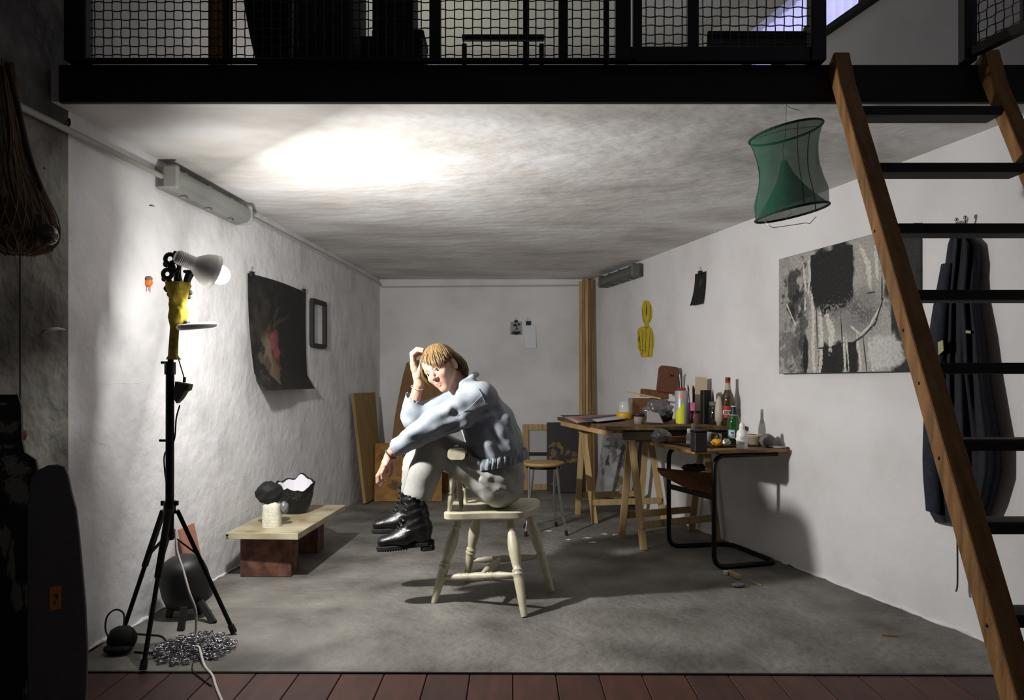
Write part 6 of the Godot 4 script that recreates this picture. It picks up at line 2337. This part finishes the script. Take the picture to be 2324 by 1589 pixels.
	build_hand(body, skin, [P(951, 872, 3.82), P(948, 855, 3.815)], [
		[P(938, 825, 3.79), P(936, 805, 3.775), P(947, 795, 3.765), P(959, 798, 3.76)],
		[P(936, 824, 3.805), P(934, 802, 3.79), P(946, 791, 3.785), P(960, 793, 3.78)],
		[P(936, 825, 3.822), P(935, 804, 3.81), P(947, 794, 3.805), P(960, 796, 3.80)],
		[P(940, 828, 3.838), P(941, 810, 3.83), P(951, 803, 3.825), P(962, 805, 3.82)],
		[P(951, 852, 3.795), P(953, 838, 3.775), P(957, 826, 3.765), P(962, 816, 3.76)]])
	body_mesh(body, "body", painted(.55), root)
	# eyes
	for s in [-1.0, 1.0]:
		var e := hd * Vector3(.0315 * s, .0015, .0715)
		var st := begin()
		lump(st, stand(e), Vector3.ONE * .0118, 0, 1, 1, 12, 16)
		var eye := done(st, "eye", flat_mat(Color(.85, .82, .8), .2), root)
		var look := (hd.basis * Vector3(.12, .0, 1)).normalized()
		st = begin()
		lathe(st, frame_of(e + look * .0095, look.cross(Vector3.UP), look), [[.0062, 0], [.0055, .0012], [.003, .002], [0, .0024]], 16)
		done(st, "iris", flat_mat(Color(.12, .09, .07), .15), eye)
		st = begin()
		tube(st, smooth_pts([hd * Vector3(.019 * s, .0075, .083), hd * Vector3(.031 * s, .0105, .0858), hd * Vector3(.045 * s, .0065, .0775)], 4), .0011, 5)
		done(st, "eyelash", flat_mat(Color(.16, .1, .06), .8), eye)
	build_hair(root, hd)
	# --- jacket (upper part of the coverall)
	var up := new_arrays()
	f = Field.new(P(870, 820, 3.40).min(P(870, 1070, 3.40)), P(1215, 820, 4.08), .0075)
	for k in [[3.665, .118], [3.77, .128], [3.875, .118]]:
		var dd: float = k[0]
		var r: float = k[1]
		f.chain([P(1124, 1046, dd), P(1124, 1010, dd), P(1108, 965, dd), P(1082, 918, dd), P(1066, 898, dd)], [r - .004, r + .008, r + .004, r - .018, r - .05], .03)
	f.chain([P(1075, 903, 3.70), sho[0], P(1045, 930, 3.56), elb[0], P(942, 990, 3.55), P(902, 1016, 3.58)], [.08, .078, .072, .064, .055, .045], .025)
	f.chain([P(1080, 918, 3.62), P(1030, 958, 3.57), P(985, 982, 3.55)], [.06, .045, .035], .03)
	f.chain([P(1065, 903, 3.84), sho[1], elb[1], P(936, 928, 3.855), P(936, 905, 3.85)], [.08, .074, .058, .05, .043], .02)
	# folds of the sleeve and the back
	for k in [[P(1108, 920, 3.545), P(1050, 948, 3.495), P(992, 970, 3.475), .016], [P(1118, 942, 3.545), P(1060, 962, 3.505), P(1010, 982, 3.50), .015], [P(1070, 905, 3.53), P(1020, 930, 3.485), P(975, 955, 3.478), .013], [P(960, 968, 3.49), P(935, 985, 3.505), P(912, 1008, 3.545), .012], [P(1122, 908, 3.60), P(1150, 950, 3.575), P(1166, 1000, 3.58), .018], [P(1112, 955, 3.552), P(1140, 985, 3.545), P(1160, 1018, 3.55), .016], [P(1098, 985, 3.545), P(1112, 1010, 3.54), P(1122, 1036, 3.54), .015], [P(1132, 965, 3.55), P(1158, 1000, 3.56), P(1172, 1030, 3.58), .014]]:
		f.cap(k[0], k[1], k[3] * .5, k[3] * .85, .03)
		f.cap(k[1], k[2], k[3] * .85, k[3] * .4, .03)
	# collar
	f.chain([P(1036, 884, 3.70), P(1052, 872, 3.67), P(1072, 858, 3.69), P(1082, 850, 3.75), P(1080, 850, 3.81), P(1066, 862, 3.87)], [.02, .022, .018, .015, .015, .02], .012)
	f.cap(P(1030, 880, 3.715), P(1052, 876, 3.75), .035, .035, .01, true)
	f.cap(neck, hd * Vector3(0, -.06, -.03), .058, .056, .0, true)
	# open sleeve ends
	f.cap(P(893, 1021, 3.583), P(880, 1029, 3.588), .034, .04, .0, true)
	f.cap(P(937, 916, 3.852), P(941, 890, 3.84), .034, .04, .0, true)
	f.plane_cut((P(894, 1022, 3.582) - P(930, 998, 3.56)).normalized(), P(894, 1022, 3.582))
	# the waist: gathered in
	var nzf := FastNoiseLite.new()
	nzf.seed = 3
	nzf.frequency = 9.0
	nzf.fractal_octaves = 2
	var armdir = (P(902, 1016, 3.58) - sho[0]).normalized()
	var cloth_push := func(v: Vector3, _n: Vector3) -> float:
		var t = (v - sho[0]).dot(armdir)
		var q = v - sho[0] - armdir * t
		var folds := .0
		# long folds along the arm, crossing ones at the elbow, fine creases everywhere
		# sharp creases: ridges of a wave that runs along the arm or the back, fading in and out
		var w := nzf.get_noise_3dv(v * .4)
		folds += .0028 * cos(q.y * 60.0 + q.x * 20.0 + t * 12.0 + w * 4.0) * clampf(.5 + nzf.get_noise_3dv(v * .35 + Vector3(5, 0, 0)) * 2.0, 0.0, 1.0)
		folds += .0022 * cos((v.x * .5 + v.y) * 75.0 + nzf.get_noise_3dv(v * .4) * 5.0) * clampf(nzf.get_noise_3dv(v * .4 + Vector3(0, 7, 0)) * 3.0, 0.0, 1.0)
		return folds - .003
	f.net(up, Transform3D.IDENTITY, cloth_push, none)
	var blue := cloth_mat(111, Color(.49, .52, .56), Color(.55, .58, .615))
	var jacket := body_mesh(up, "jacket", blue, root)
	# seams and waistband
	var seam := flat_mat(Color(.55, .59, .64), .9)
	for line in [[P(1082, 880, 3.535), P(1094, 896, 3.528), P(1104, 925, 3.535), P(1108, 950, 3.55)], [P(1094, 897, 3.526), P(1060, 930, 3.487), P(1020, 955, 3.478)]]:
		var st := begin()
		tube(st, smooth_pts(line, 6), .0016, 5)
		done(st, "seam", seam, jacket)
	var st2 := begin()
	var rows := []
	for i in 7:
		var v := i / 6.0
		var row := []
		for j in 121:
			var a := TAU * (j % 120) / 120.0
			var rx := .146 + .007 * sin(j * 1.9 + v * 2.0) + .004 * sin(j * 3.7) + .006 * sin(PI * v)
			var rz := .232 + .007 * sin(j * 1.9 + v * 2.0) + .004 * sin(j * 3.7) + .006 * sin(PI * v)
			var tilt := Vector3(0, .025 * cos(a) - .01, 0)
			row.append(P(1124, 1036, 3.77) + tilt + Vector3(cos(a) * rx, (.5 - v) * .05, -sin(a) * rz))
		rows.append(row)
	sheet(st2, rows, .004)
	done(st2, "waistband", blue, jacket)
	# bracelet and watch
	var st3 := begin()
	var ring := []
	var wd: Vector3 = (wri[1] - elb[1]).normalized()
	var wa := wd.cross(Vector3(0, 0, 1)).normalized()
	for i in 20: ring.append(P(947, 880, 3.824) + wa * cos(TAU * i / 20) * .0315 + wa.cross(wd) * sin(TAU * i / 20) * .0315)
	tube(st3, ring, .0014, 5, true)
	done(st3, "bracelet", flat_mat(Color(.85, .75, .6), .4), root)
	st3 = begin()
	ring = []
	wd = (P(884, 1034, 3.588) - P(900, 1015, 3.58)).normalized()
	wa = wd.cross(Vector3(0, 0, 1)).normalized()
	for i in 20: ring.append(P(887, 1031, 3.587) + wa * cos(TAU * i / 20) * .029 + wa.cross(wd) * sin(TAU * i / 20) * .029)
	tube(st3, ring, .0045, 6, true, .6)
	done(st3, "beaded_bracelet", flat_mat(Color(.25, .17, .12), .6), root)
	# --- trousers
	var low := new_arrays()
	f = Field.new(P(885, 1180, 3.45), P(1210, 960, 4.05), .0075)
	for k in [[3.685, .118], [3.775, .120], [3.87, .118]]:
		f.chain([P(1130, 1050, k[0]), P(1130, 1085, k[0]), P(1136, 1097, k[0])], [k[1], k[1] + .008, k[1] - .008], .03)
	for i in 2:
		var kd = (knee[i] - hip[i])
		f.chain([hip[i], hip[i] + kd * .5, knee[i]], [.098, .085, .072], .03)
		f.chain([knee[i], knee[i].lerp(ankle[i], .5), ankle[i]], [.07, .073, .071], .03)
	for k in [[P(1140, 1075, 3.575), P(1085, 1052, 3.565), P(1040, 1012, 3.58), .016], [P(1158, 1092, 3.585), P(1110, 1082, 3.56), P(1065, 1058, 3.56), .015], [P(1165, 1112, 3.60), P(1130, 1110, 3.565), P(1090, 1090, 3.56), .013]]:
		f.cap(k[0], k[1], k[3] * .6, k[3], .02)
		f.cap(k[1], k[2], k[3], k[3] * .5, .02)
	# seat line and rail press the cloth in
	for i in 2:
		f.cap(ankle[i] + (ankle[i] - knee[i]) * .02, ankle[i] + (ankle[i] - knee[i]) * .4, .060, .08, .0, true)
		f.cap(ankle[i] + (ankle[i] - knee[i]) * .35, ankle[i] + (ankle[i] - knee[i]) * .5, .14, .14, .0, true)
	var rp := rail_pts()
	for i in range(0, rp.size() - 1, 2):
		f.cap(rp[i], rp[mini(i + 2, rp.size() - 1)], .031, .031, .0, true, Vector3(1.42, 1, 1))
	for z in f.nz:
		for y in f.ny:
			var yy := f.lo.y + y * f.c
			if yy > SEAT_Y + .01: continue
			for x in f.nx:
				var i := (z * f.ny + y) * f.nx + x
				var vx := f.lo.x + x * f.c
				if vx > -.32: f.g[i] = maxf(f.g[i], SEAT_Y - .005 - yy)
	var leg_push := func(v: Vector3, _n: Vector3) -> float:
		if v.y < SEAT_Y + .012 and v.x > -.3: return 0.0
		# thigh: long creases from the hip to the knee; shin: nearly smooth
		var along := (v.x * .75 + v.y * .66) if v.x > -.33 else (v.x + v.y * .3)
		var fo := (.006 if v.x > -.33 else .003) * cos(along * (70.0 if v.x > -.33 else 34.0) + nzf.get_noise_3dv(v * .45) * 4.0) * clampf(.5 + nzf.get_noise_3dv(v * .4 + Vector3(3, 1, 2)) * 2.0, 0.0, 1.0)
		return fo - .003
	f.net(low, Transform3D.IDENTITY, leg_push, none)
	body_mesh(low, "trousers", cloth_mat(115, Color(.56, .56, .545), Color(.63, .63, .61)), root)
	# --- boots
	build_boot(root, P(949, 1183, 3.62), Vector3(-1, -.09, .12))
	build_boot(root, P(934, 1150, 3.84), Vector3(-1, -.06, .06))
func cloth_mat(sd: int, a: Color, b: Color) -> StandardMaterial3D:
	var m := noisy(sd, .02, [[0, a], [1, b]], Vector3(2.5, 2.5, 2.5), .92)
	m.rim_enabled = true
	m.rim = .2
	return m
func build_hand(body: Array, skin: Color, wrist: Array, fingers: Array) -> void:
	var lo: Vector3 = wrist[0]
	var hi: Vector3 = wrist[0]
	for ch in fingers:
		for p in ch:
			lo = lo.min(p)
			hi = hi.max(p)
	var m := Vector3(.035, .035, .035)
	var f := Field.new(lo - m, hi + m, .0028)
	var w0: Vector3 = wrist[0]
	var w1: Vector3 = wrist[1]
	f.cap(w0, w1, .025, .023, .01, false)
	for i in 4:
		var mc: Vector3 = fingers[i][0]
		f.cap(w1, mc, .017, .0125, .012)
		if i > 0: f.cap(w1.lerp(mc, .6), w1.lerp(fingers[i - 1][0], .6), .013, .013, .012)
	var rad := [[.0092, .0085, .0076, .0062], [.0100, .0092, .0082, .0068], [.0104, .0096, .0085, .007], [.0102, .0094, .0083, .0068], [.0135, .0115, .0100, .0080]]
	for i in 5:
		var ch: Array = fingers[i]
		var root_at: Vector3 = ch[0].lerp(w1, .2)
		f.cap(root_at, ch[0], rad[i][0], rad[i][0], .006)
		for k in 3: f.cap(ch[k], ch[k + 1], rad[i][k], rad[i][k + 1], .002)
	var nail := skin.lerp(lin(.78, .6, .55), .6)
	var tips := []
	for i in 5: tips.append(fingers[i][3])
	f.net(body, Transform3D.IDENTITY, null, func(v: Vector3) -> Color:
		for t in tips:
			if v.distance_to(t) < .007: return nail
		return skin)
func build_hair(root: Node3D, hd: Transform3D) -> void:
	var c0 := Vector3(0, .03, -.016)
	var R := Vector3(.080, .099, .101)
	var hair := new_arrays()
	var f := Field.new(Vector3(-.11, -.13, -.14), Vector3(.11, .15, .11), .004)
	f.ell(c0, R, .01)
	f.cap(Vector3(-.035, -.06, -.075), Vector3(.035, -.06, -.075), .032, .032, .03)
	f.cap(Vector3(-.072, .01, .0), Vector3(-.07, -.05, .01), .02, .014, .02)
	f.ell(Vector3(.0, -.045, .105), Vector3(.078, .115, .085), .01, true)
	f.ell(Vector3(.09, -.03, .03), Vector3(.035, .055, .055), .01, true)
	f.ell(Vector3(0, -.15, .03), Vector3(.09, .07, .1), .01, true)
	f.net(hair, hd, null, func(v: Vector3) -> Color: return lin(.38, .28, .15))
	var cap_o := body_mesh(hair, "hair", painted(.5), root)
	# locks of hair lying over it
	var st := begin()
	var r := RandomNumberGenerator.new()
	r.seed = 12
	var groups := [
		[330, [Vector3(.02, .128, -.0), Vector3(.005, .13, -.045)], [Vector3(.080, .03, .03), Vector3(.068, .024, .058), Vector3(.045, .02, .085), Vector3(.022, .03, .095), Vector3(-.002, .056, .092), Vector3(-.024, .074, .080), Vector3(-.048, .076, .064), Vector3(-.068, .04, .062), Vector3(-.077, .01, .06), Vector3(-.08, -.015, .052), Vector3(-.084, -.03, .045)]],
		[190, [Vector3(.025, .126, -.02), Vector3(.015, .128, -.055)], [Vector3(.080, .034, .034), Vector3(.084, .034, .01), Vector3(.088, .01, -.03), Vector3(.08, -.045, -.045), Vector3(.068, -.085, -.055)]],
		[230, [Vector3(.02, .127, -.035), Vector3(-.03, .125, -.04)], [Vector3(.07, -.08, -.06), Vector3(.04, -.1, -.088), Vector3(0, -.105, -.1), Vector3(-.04, -.1, -.09), Vector3(-.075, -.08, -.06)]],
		[190, [Vector3(.01, .13, -.02), Vector3(-.03, .125, -.03)], [Vector3(-.084, -.03, .04), Vector3(-.087, -.05, .0), Vector3(-.085, -.085, -.03), Vector3(-.075, -.085, -.06)]]]
	for gsp in groups:
		var n: int = gsp[0]
		for i in n:
			var t := (i + r.randf()) / n
			var s: Vector3 = gsp[1][0].lerp(gsp[1][1], r.randf()) + Vector3(r.randf_range(-.01, .01), 0, r.randf_range(-.012, .012))
			var E: Array = gsp[2]
			var u := t * (E.size() - 1)
			var i0 := mini(int(u), E.size() - 2)
			var e: Vector3 = E[i0].lerp(E[i0 + 1], u - i0) + Vector3(r.randf_range(-.006, .006), r.randf_range(-.008, .006), r.randf_range(-.005, .005))
			var ds := (s - c0).normalized()
			var de := (e - c0).normalized()
			var lift := r.randf_range(1.0, 1.035)
			var pts := []
			var rs := []
			for k in 10:
				var q := k / 9.0
				var dir := ds.slerp(de, q)
				var er := 1.0 / (dir / R).length()
				var dist := lerpf(er * lift, maxf(er * lift, (e - c0).length()), smoothstep(.45, 1.0, q))
				pts.append(hd * (c0 + dir * dist))
				rs.append(lerpf(.0027, .0007, q * q) * r.randf_range(.8, 1.15))
			var tone := r.randf()
			st.set_color(lin(lerpf(.36, .57, tone), lerpf(.285, .46, tone), lerpf(.17, .29, tone)))
			tube(st, pts, rs, 4, false, .6)
	done(st, "lock", painted(.42), cap_o).set_meta("kind", "stuff")
func build_boot(root: Node3D, ankle: Vector3, toe_dir: Vector3) -> void:
	var x := toe_dir.normalized()
	var xf := frame_of(ankle, x, Vector3.UP)      # x to the toe, y up, z sideways
	var f := Field.new(Vector3(-.11, -.13, -.075), Vector3(.24, .13, .075), .0045)
	f.chain([Vector3(.008, .12, 0), Vector3(.0, .04, 0), Vector3(-.004, -.02, 0)], [.052, .05, .049], .015)
	f.cap(Vector3(-.018, -.045, 0), Vector3(-.012, -.075, 0), .044, .042, .02)
	f.cap(Vector3(.0, -.03, 0), Vector3(.085, -.068, 0), .048, .04, .03)
	f.cap(Vector3(.07, -.07, 0), Vector3(.165, -.078, 0), .04, .032, .03, false, Vector3(1, .9, 1.25))
	f.plane_cut(Vector3(0, -1, 0), Vector3(0, -.1, 0))
	f.plane_cut(Vector3(0, 1, 0), Vector3(0, .115, 0))
	var nz := FastNoiseLite.new()
	nz.frequency = 14.0
	var a := new_arrays()
	f.net(a, xf, func(v: Vector3, _n: Vector3) -> float: return .003 * nz.get_noise_3dv(v) + .0018 * sin(v.y * 160.0 + v.x * 60.0) * (1.0 if v.y > -.03 else 0.0), null)
	var leather := flat_mat(Color(.035, .035, .037), .4)
	var boot := body_mesh(a, "boot", leather, root)
	var st := begin()
	var flatf := xf * Transform3D(Basis(Vector3(1, 0, 0), Vector3(0, 0, -1), Vector3(0, 1, 0)), Vector3(0, -.105, 0))
	var ol := PackedVector2Array()
	for k in [[-.068, 0], [-.06, .03], [-.035, .041], [.0, .038], [.045, .036], [.1, .045], [.15, .046], [.185, .034], [.203, .012], [.203, -.012], [.185, -.034], [.15, -.046], [.1, -.045], [.045, -.036], [0, -.038], [-.035, -.041], [-.06, -.03]]:
		ol.append(Vector2(k[0], k[1]))
	prism(st, flatf, ol, .022, .004)
	var sole := done(st, "sole", M.rubber, boot)
	st = begin()
	prism(st, flatf * stand(Vector3(-.033, 0, -.02)), round_rect(.066, .076, .02), .026, .003)
	done(st, "heel", M.rubber, sole)
	for i in 12:
		st = begin()
		box(st, flatf * stand(Vector3(.065 + .012 * i - (.0 if i < 11 else .002), 0, -.012)), Vector3(.008, .082 if i < 8 else .082 - (i - 7) * .013, .005))
		done(st, "lug", M.rubber, sole)
	st = begin()
	for i in 7:
		var t := i / 6.0
		var c := Vector3(lerpf(.105, .047, t), lerpf(-.032, .09, pow(t, 1.25)), 0)
		if t > .5: c.x = lerpf(.07, .056, (t - .5) * 2)
		tube(st, smooth_pts([xf * (c + Vector3(-.014, -.006, .03)), xf * (c + Vector3(.001, .004, .012)), xf * (c + Vector3(.001, .004, -.012)), xf * (c + Vector3(-.014, -.006, -.03))], 3), .0028, 5)
	done(st, "lace", flat_mat(Color(.1, .1, .1), .5), boot).set_meta("kind", "stuff")
	for i in 6:
		var t := i / 5.0
		st = begin()
		var c := Vector3(lerpf(.092, .042, t), lerpf(-.035, .085, pow(t, 1.25)), .034)
		lump(st, stand(xf * c), Vector3.ONE * .0035, 0, 1, 1, 6, 8)
		done(st, "eyelet", M.steel, boot)
